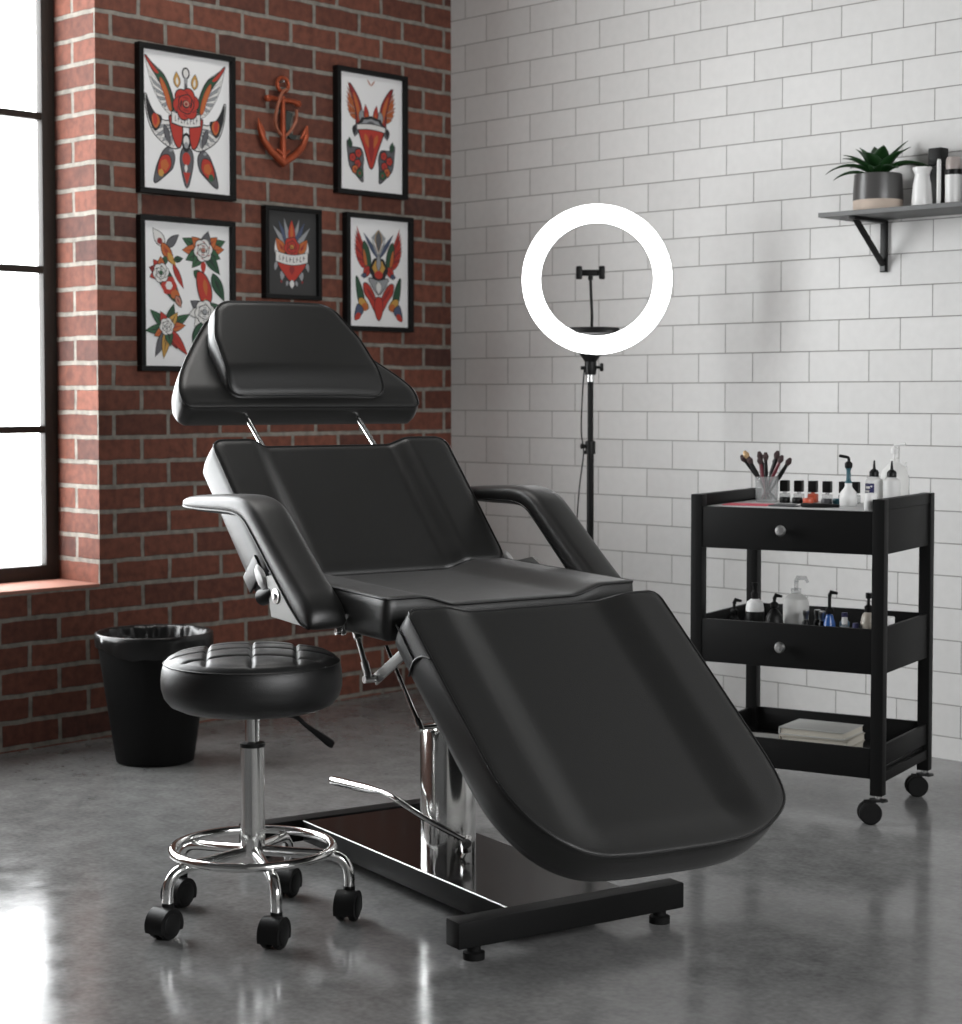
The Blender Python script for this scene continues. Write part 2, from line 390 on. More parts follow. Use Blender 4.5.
        o = bpy.data.objects.new('print', me); COL.objects.link(o); o.parent = parent
        return o
def smooth(P, n=4, closed=False):
    P = [Vector(p) for p in P]; out = []
    m = len(P)
    for i in range(m if closed else m-1):
        if closed: a, b_, c, d = P[i-1], P[i], P[(i+1) % m], P[(i+2) % m]
        else: a, b_, c, d = P[max(i-1, 0)], P[i], P[i+1], P[min(i+2, m-1)]
        for k in range(n):
            t = k/n; out.append(.5*((2*b_)+(c-a)*t+(2*a-5*b_+4*c-d)*t*t+(3*b_-a-3*c+d)*t**3))
    if not closed: out.append(P[-1])
    return out
def mir(pts, cx): return [(2*cx-x, y) for x, y in pts]
def art1(a):
    cx = .495
    for f in ((lambda p: p), (lambda p: mir(p, cx))):
        S = 1 if f([(0, 0)])[0][0] == 0 else -1
        X = lambda x: x if S > 0 else 2*cx-x
        # lower moth wing
        a.sm(f([(.04, .68), (.055, .55), (.11, .43), (.20, .36), (.33, .31), (.42, .33), (.40, .45), (.33, .50), (.24, .50), (.15, .54), (.09, .60)]), 'w')
        a.feathers(f([(.09, .44), (.14, .39), (.20, .355), (.27, .325), (.34, .31)]), (X(.40), .46), 8, .05, 'sw', 'd')
        a.sm(f([(.045, .67), (.06, .55), (.115, .44), (.16, .42), (.21, .47), (.22, .53), (.15, .55), (.09, .60)]), 'k', None)
        a.sm(f([(.115, .53), (.12, .47), (.16, .44), (.20, .49), (.17, .54)]), 'o', None); a.sm(f([(.125, .54), (.13, .48), (.155, .46), (.175, .50), (.155, .54)]), 'r', None)
        a.leaf(X(.25), .47, -70 if S > 0 else -110, .19, .05, 'd', 'k')
        a.sm(f([(.31, .54), (.33, .44), (.37, .35), (.42, .32), (.45, .40), (.44, .50), (.37, .50)]), 'r', 'k', .012)
        # upper bird wing
        a.sm(f([(.05, .93), (.10, .78), (.17, .67), (.26, .58), (.35, .55), (.37, .62), (.32, .74), (.24, .84), (.13, .90)]), 'w', 'd', .005)
        a.feathers(f([(.075, .85), (.10, .77), (.14, .70), (.19, .64), (.25, .585)]), (X(.35), .62), 9, .045, 'ws', 'd')
        a.sm(f([(.04, .955), (.13, .89), (.24, .83), (.30, .76), (.345, .66), (.35, .58), (.31, .60), (.27, .68), (.20, .78), (.11, .87)]), 'G', 'k')
        a.sm(f([(.21, .81), (.27, .75), (.315, .66), (.33, .58), (.295, .60), (.26, .68), (.215, .76)]), 'o', 'R', .006)
        a.sm(f([(.04, .955), (.12, .895), (.19, .84), (.15, .84), (.09, .89)]), 'r', None)
        # candle
        a.leaf(X(.40), .755, 95 if S > 0 else 85, .14, .07, 'y', 'd'); a.leaf(X(.40), .77, 95 if S > 0 else 85, .08, .03, 'w', None)
        # pendant blades
        a.sm(f([(.31, .31), (.36, .25), (.34, .17), (.29, .13), (.14, .045), (.155, .14), (.19, .21), (.24, .28)]), 'd', 'k')
        a.sm(f([(.22, .24), (.30, .25), (.32, .18), (.26, .12), (.18, .11), (.18, .17)]), 'r', 'k', .008); a.blob(X(.25), .18, .045, .05, 'o', 16, .12, 5); a.blob(X(.21), .12, .03, .035, 'y' if S > 0 else 'g', 12, .12, 5)
        a.leaf(X(.30), .285, 20, .05, .03, 's', None)
    a.P([(.475, .73), (.515, .73), (.510, .83), (.48, .83)], 'd'); a.blob(cx, .865, .045, .055, 'k'); a.blob(cx, .865, .030, .040, 'w'); a.blob(cx, .81, .022, .03, 's')
    a.sm([(.44, .29), (.50, .33), (.56, .29), (.565, .19), (.50, .03), (.435, .19)], 'd', 'k'); a.blob(cx, .24, .045, .06, 'r'); a.P([(.46, .14), (.54, .14), (.50, .05)], 'r'); a.leaf(.49, .20, -90, .08, .035, 'w', None)
    a.blob(cx, .36, .05, .09, 'k'); a.blob(cx, .37, .033, .05, 'w'); a.blob(cx, .34, .024, .03, 's')
    a.banner(cx, .535, .32, .10, .02); a.rose(cx, .64, .155, 'r', 'R')
def art2(a):
    cx = .50
    for S in (1, -1):
        X = lambda x: x if S > 0 else 2*cx-x
        A = lambda g: g if S > 0 else 180-g
        a.feathers([(X(p[0]), p[1]) for p in ((.14, .92), (.12, .84), (.11, .76), (.13, .69), (.17, .64))], (X(.33), .62), 9, .055, 'opo', 'k')
        a.sm([(X(x), y) for x, y in ((.16, .91), (.26, .84), (.34, .74), (.36, .63), (.33, .54), (.27, .56), (.27, .66), (.22, .78))], 'R', 'k'); a.sm([(X(x), y) for x, y in ((.22, .84), (.29, .77), (.33, .67), (.31, .60), (.27, .70))], 'o', None)
        a.leaf(X(.36), .70, A(-100), .15, .07, 's', 'k'); a.leaf(X(.30), .58, A(-110), .17, .08, 'd', 'k'); a.leaf(X(.24), .56, A(-95), .12, .06, 'k', None)
        a.leaf(X(.44), .60, A(98), .20, .07, 'r', 'k'); a.leaf(X(.44), .61, A(98), .1, .03, 'o', None)
        a.sm([(X(x), y) for x, y in ((.13, .42), (.20, .37), (.34, .36), (.38, .28), (.36, .17), (.37, .08), (.27, .13), (.17, .20), (.14, .30))], 'd', 'k')
        a.leaf(X(.18), .36, A(100), .12, .06, 'G', 'k')
        for x, y, c in ((.30, .32, 'r'), (.21, .28, 'r'), (.29, .23, 'r'), (.25, .18, 'o'), (.32, .15, 'g')): a.blob(X(x), y, .058, .058, 'k', 18, .1, 5); a.blob(X(x), y, .045, .045, c, 18, .1, 5); a.blob(X(x), y, .018, .018, 'R', 8)
    a.leaf(.5, .91, 130, .10, .02, 'p', None); a.leaf(.5, .91, 50, .10, .02, 'p', None)
    a.blob(cx, .575, .20, .10, 'k', 24, .08, 8); a.blob(cx, .58, .15, .06, 's', 24, .10, 8); a.blob(cx, .585, .06, .03, 'd', 12)
    a.sm([(.30, .53), (.36, .55), (.5, .53), (.64, .55), (.70, .53), (.60, .36), (.5, .20), (.40, .36)], 'r', 'k', .014); a.leaf(.5, .50, -90, .34, .10, 'R', None); a.leaf(.40, .50, -70, .18, .06, 'o', None); a.leaf(.60, .50, -110, .18, .06, 'o', None)
    a.banner(cx, .545, .44, .055, -.015, 'w', False)
def art3(a):
    a.q = .84
    # swallow
    a.leaf(.24, .83, 128, .24, .12, 'w', 'k'); a.leaf(.26, .83, 30, .22, .09, 'd', 'k', .15); a.leaf(.21, .855, -55, .30, .11, 'o', 'k'); a.leaf(.28, .79, -55, .20, .07, 'y', None)
    a.leaf(.34, .71, -62, .30, .06, 'r', 'k'); a.leaf(.35, .74, 10, .12, .06, 'G', 'k'); a.leaf(.26, .76, -110, .12, .06, 'g', 'k'); a.blob(.19, .865, .03, .03, 'R')
    # open rose with leaves
    for an, c, L in ((158, 'g', .32), (182, 'o', .30), (205, 'g', .28), (22, 'g', .32), (5, 'o', .28), (-20, 'g', .24), (-50, 'G', .34), (-130, 'g', .26), (140, 'o', .22), (40, 'o', .24), (75, 'd', .22)): a.leaf(.70, .82, an, L, .13, c, 'k')
    a.leaf(.69, .75, -90, .16, .07, 'r', None); a.rose(.69, .82, .115, 'w', 'R', 'k', 'p')
    # long bud
    for an, c in ((130, 'r'), (165, 'R'), (200, 'r'), (95, 'o')): a.leaf(.21, .65, an, .17, .10, c, 'k')
    a.sm([(.15, .66), (.25, .68), (.34, .60), (.40, .50), (.43, .44), (.34, .46), (.24, .53), (.17, .60)], 'G', 'k'); a.blob(.29, .56, .085, .085, 'r', 20, .1, 6); a.blob(.29, .56, .04, .04, 'w', 14, .1, 6); a.blob(.36, .50, .05, .045, 'o', 14, .1, 5); a.rose(.20, .645, .095, 'w', 'G', 'k', 'g'); a.leaf(.37, .49, -62, .14, .07, 'p', 'k')
    # bird over a rose
    a.leaf(.80, .66, -68, .34, .13, 'G', 'k', .1); a.leaf(.58, .67, -35, .16, .09, 'g', 'k'); a.sm([(.62, .66), (.70, .65), (.77, .57), (.78, .48), (.72, .41), (.66, .47), (.62, .56)], 'r', 'k'); a.leaf(.70, .62, -82, .20, .06, 'o', None); a.leaf(.71, .48, -90, .10, .07, 'y', None)
    for an, c in ((150, 'd'), (190, 'w'), (230, 'w'), (-20, 'g'), (-60, 'w'), (20, 'G'), (-95, 's')): a.leaf(.70, .39, an, .22, .12, c, 'k')
    a.rose(.70, .385, .12, 'w', 's', 'k', 's')
    a.leaf(.66, .31, -105, .36, .16, 'G', 'k'); a.leaf(.70, .31, -80, .28, .13, 'r', 'k'); a.leaf(.62, .20, -95, .16, .06, 'p', None)
    # leaf star
    for an, c, L in ((140, 'g', .30), (72, 'G', .28), (187, 'g', .30), (28, 'g', .34), (8, 'o', .24), (118, 'r', .20), (52, 'y', .22), (207, 'o', .20), (-118, 'd', .36), (-100, 'y', .34), (-62, 'R', .26), (-48, 'r', .40), (-80, 'g', .2)):
        a.leaf(.27, .265, an, L, .10, c, 'k')
    a.rose(.26, .275, .085, 'w', 'd', 'k', 'w')
def art4(a):
    cx = .5; a.q = .78
    for an, c in ((132, 's'), (118, 'b'), (106, 's'), (74, 's'), (62, 'b'), (48, 's')): a.leaf(cx, .50, an, .72, .12, c, 'k')
    for S in (1, -1):
        X = lambda x: x if S > 0 else 2*cx-x
        A = lambda g: g if S > 0 else 180-g
        a.leaf(X(.20), .46, A(92), .34, .10, 'w', 'd'); a.leaf(X(.36), .50, A(128), .36, .20, 'o', 'k'); a.leaf(X(.20), .40, A(-105), .20, .09, 's', 'k'); a.leaf(X(.32), .30, A(-98), .22, .12, 's', 'k'); a.leaf(X(.29), .18, A(-90), .07, .05, 'R', None)
        a.leaf(X(.42), .17, A(-110), .12, .07, 's', 'k')
    a.leaf(cx, .60, 90, .50, .17, 'r', 'k'); a.leaf(cx, .66, 90, .34, .08, 'o', None); a.rose(cx, .575, .165, 'r', 'R', 'k', 'y')
    a.sm([(.22, .38), (.35, .40), (.5, .37), (.65, .40), (.78, .38), (.66, .26), (.5, .16), (.34, .26)], 'r', 'k', .014); a.leaf(cx, .36, -90, .20, .14, 'R', None); a.leaf(cx, .18, -90, .17, .12, 'w', 'd')
    a.banner(cx, .46, .64, .15, .04)
def art5(a):
    cx = .50
    for S in (1, -1):
        X = lambda x: x if S > 0 else 2*cx-x
        A = lambda g: g if S > 0 else 180-g
        F = lambda L: [(X(x), y) for x, y in L]
        a.feathers(F([(.14, .93), (.11, .86), (.10, .78), (.10, .71), (.13, .64), (.17, .59)]), (X(.31), .55), 10, .06, 'rRr', 'k')
        a.sm(F([(.26, .79), (.33, .73), (.37, .62), (.36, .53), (.31, .52), (.27, .60), (.24, .70)]), 'G', 'k'); a.sm(F([(.25, .72), (.29, .66), (.31, .57), (.28, .57), (.25, .64)]), 'o', None)
        a.leaf(X(.34), .56, A(-120), .17, .10, 'r', 'k'); a.leaf(X(.30), .48, A(-170), .09, .05, 'b', 'k')
        a.leaf(X(.5), .63, A(128), .40, .05, 'b', 'k'); a.leaf(X(.5), .65, A(118), .26, .035, 's', None)
        a.sm(F([(.13, .46), (.19, .40), (.24, .31), (.26, .22), (.18, .22), (.14, .32)]), 'G', 'k'); a.sm(F([(.17, .25), (.24, .26), (.32, .20), (.31, .16), (.20, .17)]), 'y', 'k'); a.blob(X(.27), .18, .05, .05, 'o', 14, .1, 5)
        a.sm(F([(.15, .20), (.22, .18), (.24, .14), (.17, .08), (.11, .06), (.11, .12)]), 'b', 'k'); a.leaf(X(.20), .12, A(-140), .13, .08, 'r', None)
        a.sm(F([(.25, .39), (.30, .40), (.38, .35), (.46, .24), (.47, .12), (.42, .16), (.34, .25), (.27, .31)]), 'r', 'k'); a.leaf(X(.30), .36, A(-50), .24, .05, 'R', None)
    a.P([(.50, .91), (.62, .83), (.50, .73), (.38, .83)], 's'); a.leaf(.5, .90, -90, .28, .10, 'd', 'y')
    a.sm([(.45, .26), (.55, .26), (.56, .14), (.5, .06), (.44, .14)], 'r', 'k'); a.blob(cx, .53, .15, .15, 'k', 24, .08, 6); a.blob(cx, .55, .10, .09, 'y', 20, .1, 6); a.leaf(cx, .52, 90, .22, .07, 's', 'k'); a.blob(cx, .485, .07, .05, 'r', 14)
    a.sm([(.34, .45), (.5, .43), (.66, .45), (.60, .37), (.5, .30), (.40, .37)], 's', 'k'); a.leaf(cx, .42, -90, .15, .09, 'w', 'd')
def picture(y0, y1, z0, z1, label, draw, paper=None, fw=.0175):
    paper = paper or M_PAPER
    t = thing('framed_print', label, 'framed picture', (0.0, y0+.006, z0), group='framed tattoo prints on the brick wall')
    W, Hh = y1-y0, z1-z0
    b = MB(); D = .028
    for c, d in (((D/2+.002, W/2, fw/2), (D, W, fw)), ((D/2+.002, W/2, Hh-fw/2), (D, W, fw)), ((D/2+.002, fw/2, Hh/2), (D, fw, Hh-2*fw)), ((D/2+.002, W-fw/2, Hh/2), (D, fw, Hh-2*fw))):
        b.box(c, d, bev=.0015)
    b.box((.005, W/2, Hh/2), (.006, W-.01, Hh-.01)); b.build('frame', M_FRAME, t)
    iw, ih = W-2*fw, Hh-2*fw
    a = Art(iw, ih); draw(a); p = a.build(t, paper); p.location = (.014, fw, fw)
    return t
picture(-1.464, -1.069, 1.779, 2.267, 'black framed print of grey winged red rose, upper left on the brick wall', art1)
picture(-.608, -.26, 1.845, 2.301, 'black framed print of brown wings over a red pointed heart, upper right of wall', art2)
picture(-1.464, -1.073, 1.196, 1.708, 'black framed flash sheet of swallow, roses and leaf star, lower left behind the headrest', art3)
picture(-.941, -.685, 1.455, 1.777, 'small framed print on charcoal ground, red heart with white banner, under the anchor', art4, M_DPAPER, .015)
picture(-.565, -.232, 1.352, 1.78, 'black framed print of red winged eagle emblem, lower right of the brick wall', art5)

# anchor ornament
an = thing('anchor_ornament', 'copper orange anchor with rope hung on brick wall between two prints', 'wall ornament', (0.03, -.857, 1.925)); an.scale = (1, .97, .95)
b = MB()
def ay(u): return u*.01
pts = lambda L: [Vector((0, y, z)) for y, z in L]
b.tube(pts([(0, .015), (0, .20), (0, .245)]), [.012, .009, .008])
b.tube(pts([(-.068, .232), (-.05, .233), (.05, .232), (.068, .226)]), [.012, .009, .009, .012])
for sg in (-1, 1): b.lathe([(0, -.014), (.010, -.010), (.014, 0), (.010, .010), (0, .014)], (0, sg*.07, .230 if sg < 0 else .226), 12)
b.tube([Vector((0, .026*math.cos(t), .288+.026*math.sin(t))) for t in [2*PI*i/20 for i in range(20)]], .007, 10, True)
arc = []
for i in range(13):
    t = i/12; arc.append((-.113+.113*t*1.0, .145-.14*math.sin(t*PI/2)**1.0))
b.tube(pts([(-.113, .155), (-.106, .115), (-.088, .075), (-.055, .04), (0, .002), (.055, .035), (.092, .07), (.11, .11), (.116, .15)]), [.002, .010, .012, .013, .016, .013, .012, .010, .002])
for sg in (-1, 1): b.tube(pts([(sg*.112, .15), (sg*.10, .12), (sg*.082, .098)]), [.002, .009, .004])
b.tube(pts([(-.03, .05), (0, .03), (.03, .05)]), [.004, .012, .004])
b.build('anchor', M_COPPER, an)
b = MB(); b.tube([(-.0305, 0, .30), (.006, 0, .30)], .004, 10); b.build('nail', M_STEEL, an)
b = MB()
rp = [(.012, .27), (-.02, .255), (-.045, .20), (-.05, .155), (-.035, .125), (0, .10), (.03, .12), (.05, .16), (.045, .2)]
b.tube(smooth([(.012+.012*math.sin(i*.9), y, z) for i, (y, z) in enumerate(rp)]), .006, 8); b.build('rope', M_ROPE, an)
b = MB(); b.tube(smooth([(-.012, .03, .19), (-.014, .045, .165), (-.012, .04, .13), (-.01, .055, .11), (-.012, .075, .112)]), [.012]*17, 8) if False else b.prism([(.03, .20), (.06, .19), (.05, .16), (.045, .13), (.06, .112), (.08, .112), (.07, .095), (.045, .10), (.028, .125), (.026, .16)], -.022, -.016, lambda p: Vector((p.z, p.x, p.y)))
b.build('ribbon', M_PATINA, an)

# ------------------------------------------------------------------ salon chair
CH = thing('tattoo_chair', 'large black vinyl reclining tattoo chair with chrome hydraulic column on black base', 'chair', (2.08, -2.08, 0), R(-11.5))
def smst(a, b_, x):
    t = max(0., min(1., (x-a)/(b_-a))); return t*t*(3-2*t)
def resample(P, n):
    P = [Vector((p[0], p[1])) for p in P]; m = len(P)
    Ls = [(P[(i+1) % m]-P[i]).length for i in range(m)]; T = sum(Ls); out = []
    i = 0; acc = 0
    for k in range(n):
        d = T*k/n
        while acc+Ls[i] < d-1e-12: acc += Ls[i]; i += 1
        out.append(P[i].lerp(P[(i+1) % m], (d-acc)/Ls[i]))
    return out
def rounded(corners, n=10):
    """corners: list of (x,y,r) ccw -> outline"""
    out = []; m = len(corners)
    for i in range(m):
        p = Vector(corners[i][:2]); a = Vector(corners[i-1][:2]); c = Vector(corners[(i+1) % m][:2]); r = corners[i][2]
        d1 = (a-p).normalized(); d2 = (c-p).normalized()
        if r < 1e-4: out.append(p); continue
        ang = d1.angle(d2); t = r/math.tan(ang/2); t = min(t, (a-p).length*.49, (c-p).length*.49); r = t*math.tan(ang/2)
        ctr = p+(d1+d2).normalized()*(r/math.sin(ang/2)); s0 = p+d1*t-ctr; s1 = p+d2*t-ctr
        for k in range(n+1):
            f = k/n; v = s0.lerp(s1, f); v = v.normalized()*r; out.append(ctr+v)
    return out
def frame2(u0, z0, ang):
    t = R(ang); d = Vector((math.cos(t), 0, math.sin(t))); n = Vector((-math.sin(t), 0, math.cos(t)))
    if n.z < 0: n = -n
    o = Vector((u0, 0, z0)); return lambda s, v, h: o+d*s+Vector((0, v, 0))+n*h
def pad(name, outline, fr, thick, hfun, parent, m=None, bulge=.0035, er=.012, N=200, nr=26, ctr=None, taper=None, pipe=.0028, low=None):
    P = resample(outline, N)
    # ccw check
    A = sum(P[i-1].x*P[i].y-P[i].x*P[i-1].y for i in range(N))
    if A < 0: P = P[::-1]
    nrm = []
    for i in range(N):
        t = (P[(i+1) % N]-P[i-1]).normalized(); nrm.append(Vector((t.y, -t.x)))   # outward
    c = Vector(ctr) if ctr else sum(P, Vector((0, 0)))/N
    b = MB(); rings = []
    def ring(off, h, w=1.):
        vs = []
        for i in range(N):
            q = P[i]+nrm[i]*off
            if taper: q = taper(q, h)
            vs.append(b.bm.verts.new(fr(q.x, q.y, h+w*hfun(q.x, q.y))))
        rings.append(vs)
    ring(-.022, -thick, 0); ring(-.008, -thick, 0); ring(-.001, -thick+.006, 0); ring(bulge*.7, -thick*.75, .1); ring(bulge, -thick*.5, .3); ring(bulge*.75, -thick*.25, .7)
    ring(.001, -er*.6, 1); ring(-er*.25, -er*.2, 1); ring(-er, 0, 1)
    for k in range(1, nr):
        f = 1-k/nr; vs = []
        for i in range(N):
            q0 = P[i]-nrm[i]*er; q = c+(q0-c)*f; vs.append(b.bm.verts.new(fr(q.x, q.y, hfun(q.x, q.y))))
        rings.append(vs)
    for a, d in zip(rings, rings[1:]):
        for i in range(N): b.bm.faces.new((a[i], a[(i+1) % N], d[(i+1) % N], d[i]))
    top = b.bm.verts.new(fr(c.x, c.y, hfun(c.x, c.y))); bot = b.bm.verts.new(fr(c.x, c.y, -thick))
    for i in range(N):
        b.bm.faces.new((rings[-1][i], rings[-1][(i+1) % N], top)); b.bm.faces.new((rings[0][(i+1) % N], rings[0][i], bot))
    o = b.build(name, m or M_VINYL, parent, sharp=60)
    if pipe:
        pb = MB(); pb.tube([fr(*(P[i]+nrm[i]*.0005), -er*.3+hfun(*(P[i]+nrm[i]*.0))) for i in range(N)], pipe, 8, True); pb.build('piping', M_PIPE, o)
    return o
def trough(s, v, dep=.021): return dep*(smst(.170, .226, abs(v))-1)
W2 = .326
# seat: s runs forward from the crease
fS = frame2(-.258, .7135, -1.5)
def hseat(s, v): return .021*(smst(.150, .245, abs(v))-1)
pad('seat', rounded([(0, -W2, .02), (.527, -W2, .012), (.527, W2, .012), (0, W2, .02)]), fS, .092, hseat, CH)
# leg rest
fL = frame2(.345, .683, -42)
LL = .645
def legout():
    pts = [(.006, -.320), (.02, -.326), (.2, -.328), (.38, -.328), (.45, -.324), (.51, -.308), (.56, -.283), (.60, -.245), (.628, -.19), (.640, -.11), (.645, 0), (.647, .10), (.640, .18), (.620, .245), (.590, .295),
           (.555, .320), (.50, .331), (.43, .333), (.2, .330), (.02, .327), (.006, .321)]
    sm_ = [Vector(p[:2]) for p in smooth([(x, y, 0) for x, y in pts[3:-3]], 6)]
    return [Vector((0, .306)), Vector((0, -.306))]+[Vector(p) for p in pts[:3]]+sm_+[Vector(p) for p in pts[-3:]]
def hleg(s, v):
    return .020*(smst(.155, .245, abs(v))-1)*(1-smst(.54, .645, s))-.003*smst(.58, .66, s)
leg = pad('leg_rest', legout(), fL, .092, hleg, CH, bulge=.0035, ctr=(.32, 0), er=.007)
# stitched seam near the top of its side
for sd in (-1, 1):
    b = MB(); b.tube(smooth([fL(.13, sd*(W2+.004), -.002), fL(.108, sd*(W2+.0062), -.02), fL(.096, sd*(W2+.0066), -.05), fL(.10, sd*(W2+.003), -.089)]), .0026, 8)
    b.tube([fL(.0, sd*(W2+.005), -.045), fL(.05, sd*(W2+.0062), -.046), fL(.095, sd*(W2+.0062), -.048)], .0018, 6); b.build('seam', M_PIPE, leg)
# backrest
fB = frame2(-.240, .716, 134.5)
def hback(s, v): return trough(s, v, .027)*1.0-.004*(1-smst(0, .04, s))
pad('backrest', rounded([(0.0, -W2-.002, .02), (.41, -W2-.006, .03), (.41, W2+.010, .03), (0.0, W2+.002, .02)]), fB, .098, hback, CH, ctr=(.2, 0))
# headrest
fH = frame2(-.65, 1.097, 140)
ho = [(0, -.336), (.05, -.336), (.10, -.318), (.16, -.283), (.23, -.235), (.30, -.186), (.36, -.146), (.395, -.115), (.41, -.07), (.413, 0)]
hl = [Vector(p[:2]) for p in smooth([(x, y, 0) for x, y in [(.012, -.334), (.05, -.336), (.10, -.318), (.16, -.283), (.23, -.235), (.29, -.190), (.33, -.158), (.352, -.120), (.36, -.07), (.362, 0)]], 5)]
hout = [Vector((0, .33)), Vector((0, -.32))]+hl+[Vector((p.x, -p.y+.012*(1-min(1, p.x/.3)))) for p in reversed(hl[:-1])]
def hhead(s, v): return -.014*smst(.06, .0, s)*0-.012*smst(.07, 0.0, s)+.0-.010*smst(.2, .33, abs(v))*(1-smst(.0, .07, s))*0
pad('headrest', hout, fH, .082, hhead, CH, bulge=.005, ctr=(.17, 0))
# pillow on the headrest
fP = frame2(-.665, 1.15, 129.5)
po = rounded([(-.022, -.206, .03), (.15, -.205, .12), (.268, -.166, .06), (.268, .170, .06), (.15, .220, .12), (-.022, .252, .03)], 10)
def hpil(s, v): return -.03*smst(.06, -.04, s)+.006*(1-(v/.22)**2)
pad('head_cushion', po, fP, .062, hpil, CH, bulge=.006, ctr=(.13, .015))
# headrest posts
for v in (-.165, .155):
    b = MB(); a0 = fB(.36, v, -.045); a1 = fH(.05, v, -.04); dd = (a1-a0)
    b.tube([a0, a0+dd*.5, a1], .0065, 12); b.build('headrest_post', M_CHROME, CH)
# armrests
def arm(sd):
    path = [(-.525, .860, .004, .55), (-.510, .861, .011, .8), (-.465, .862, .018, .98), (-.37, .864, .022, 1), (-.27, .866, .024, 1), (-.215, .863, .025, 1), (-.173, .850, .025, 1), (-.133, .822, .026, 1),
            (-.050, .754, .028, 1), (.030, .690, .031, 1), (.068, .662, .031, 1), (.092, .643, .027, .96), (.107, .630, .013, .85), (.111, .626, .003, .6)]
    P = smooth([(u, t*0, z) for u, z, t, w in path], 4); T = smooth([(t, w, 0) for u, z, t, w in path], 4)
    b = MB(); rings = []; n = len(P); vc = -.374 if sd < 0 else .396; hw = .051
    for i in range(n):
        t = (P[min(i+1, n-1)]-P[max(i-1, 0)]).normalized(); nn = Vector((-t.z, 0, t.x))
        if nn.z < 0 and abs(t.z) < .95: nn = -nn
        ring = []
        for k in range(28):
            a = 2*PI*k/28; ca, sa = math.cos(a), math.sin(a); e = .55
            x = math.copysign(abs(ca)**e, ca)*hw*T[i].y; y = math.copysign(abs(sa)**.75, sa)*T[i].x
            ring.append(b.bm.verts.new(P[i]+Vector((0, vc+x, 0))+nn*y))
        rings.append(ring)
    for r0, r1 in zip(rings, rings[1:]):
        for k in range(28): b.bm.faces.new((r0[k], r0[(k+1) % 28], r1[(k+1) % 28], r1[k]))
    b.bm.faces.new(rings[0]); b.bm.faces.new(rings[-1][::-1])
    o = b.build('armrest', M_VINYL, CH, sharp=70)
    pb = MB()
    for s2 in (-1, 1):
        L = []
        for i in range(3, n-3):
            t = (P[i+1]-P[i-1]).normalized(); nn = Vector((-t.z, 0, t.x)); nn = -nn if nn.z < 0 else nn
            L.append(P[i]+Vector((0, vc+s2*hw*.985*T[i].y, 0))-nn*T[i].x*.55)
        pb.tube(L, .0022, 6)
    pb.build('piping', M_PIPE, o)
for sd in (-1, 1): arm(sd)
# arm brackets, recline plates and knobs
for sd in (-1, 1):
    b = MB(); b.prism([(-.222, .705), (-.14, .722), (-.02, .665), (-.035, .608), (-.20, .616)], sd*.337, sd*.345, lambda p: Vector((p.x, p.z, p.y))); pl_ = b.build('side_plate', M_GREYP, CH)
    b = MB(); b.lathe([(0, 0), (.017, 0), (.017, .003), (.007, .004), (.006, .008), (0, .008)], (-.175, sd*.345, .664), 20, Matrix.Rotation(-sd*PI/2, 3, 'X')); b.build('bolt', M_SATIN, pl_)
    b = MB(); b.tube([(-.205, sd*.338, .672), (-.22, sd*.338, .664), (-.252, sd*.338, .655), (-.259, sd*.338, .654)], [.010, .017, .020, .012], 16); b.build('knob', M_PLAST, CH)
    b = MB(); b.lathe([(0, -.008), (.018, -.006), (.024, 0), (.018, .006), (0, .008)], (-.248, sd*.345, .700), 24, Matrix.Rotation(R(48), 3, 'Y') @ Matrix.Rotation(PI/2, 3, 'X') @ Matrix.Diagonal((1.5, .7, 1))); b.build('recline_handle', M_WHITE, CH)
    b = MB(); b.box((.095, sd*.333, .628), (.028, .012, .045), bev=.004); b.tube([(.10, sd*.33, .615), (.10, sd*.35, .615)], .008); b.build('arm_clip', M_CHROME, CH)
# strap sleeve at the bottom of the back
b = MB(); b.box(fB(.040, -.333, -.06), (.05, .007, .08), Matrix.Rotation(R(45), 3, 'Y'), bev=.003); b.build('back_tab', M_VINYL, CH)
# under frame
b = MB()
for v in (-.14, .14): b.box((.02, v, .592), (.46, .035, .035), bev=.003)
for u in (-.14, .12): b.box((u, 0, .585), (.04, .32, .03), bev=.003)
b.prism([(.10, .62), (.30, .62), (.315, .60), (.20, .555), (.12, .575)], -.155, -.13, lambda p: Vector((p.x, p.z, p.y))); b.prism([(.10, .62), (.30, .62), (.315, .60), (.20, .555), (.12, .575)], .13, .155, lambda p: Vector((p.x, p.z, p.y)))
b.box((0, 0, .565), (.16, .16, .02), bev=.003)
b.build('under_frame', M_BLACK, CH)
for sd in (-1,):
    v = -.17
    b = MB(); b.tube([(-.125, v, .585), (-.066, v, .480)], .0062, 12); b.tube([(-.125, v, .585), (-.112, v, .562)], .0095, 12); b.tube([(-.066, v-.012, .476), (-.066, v+.03, .476)], .009, 12); b.tube([(-.085, v, .513), (-.064, v, .475)], .009, 12)
    b.build('recline_rod', M_SATIN, CH)
    b = MB(); p0, p1 = Vector((-.066, v+.022, .476)), Vector((.06, v+.022, .552)); L = (p1-p0).length
    b.box((p0+p1)/2, (L+.02, .006, .026), Matrix.Rotation(-math.atan2(p1.z-p0.z, p1.x-p0.x), 3, 'Y'), bev=.002); b.build('link_bar', M_GREYP, CH)
    b = MB(); b.tube([(-.10, -.103, .541), (.042, -.100, .374)], .0052, 12); b.tube([(.028, -.100, .391), (.046, -.100, .369)], .008, 12); b.tube([(.042, -.108, .374), (.042, -.03, .374)], .006, 12)
    b.build('lift_rod', M_CHROME, CH)
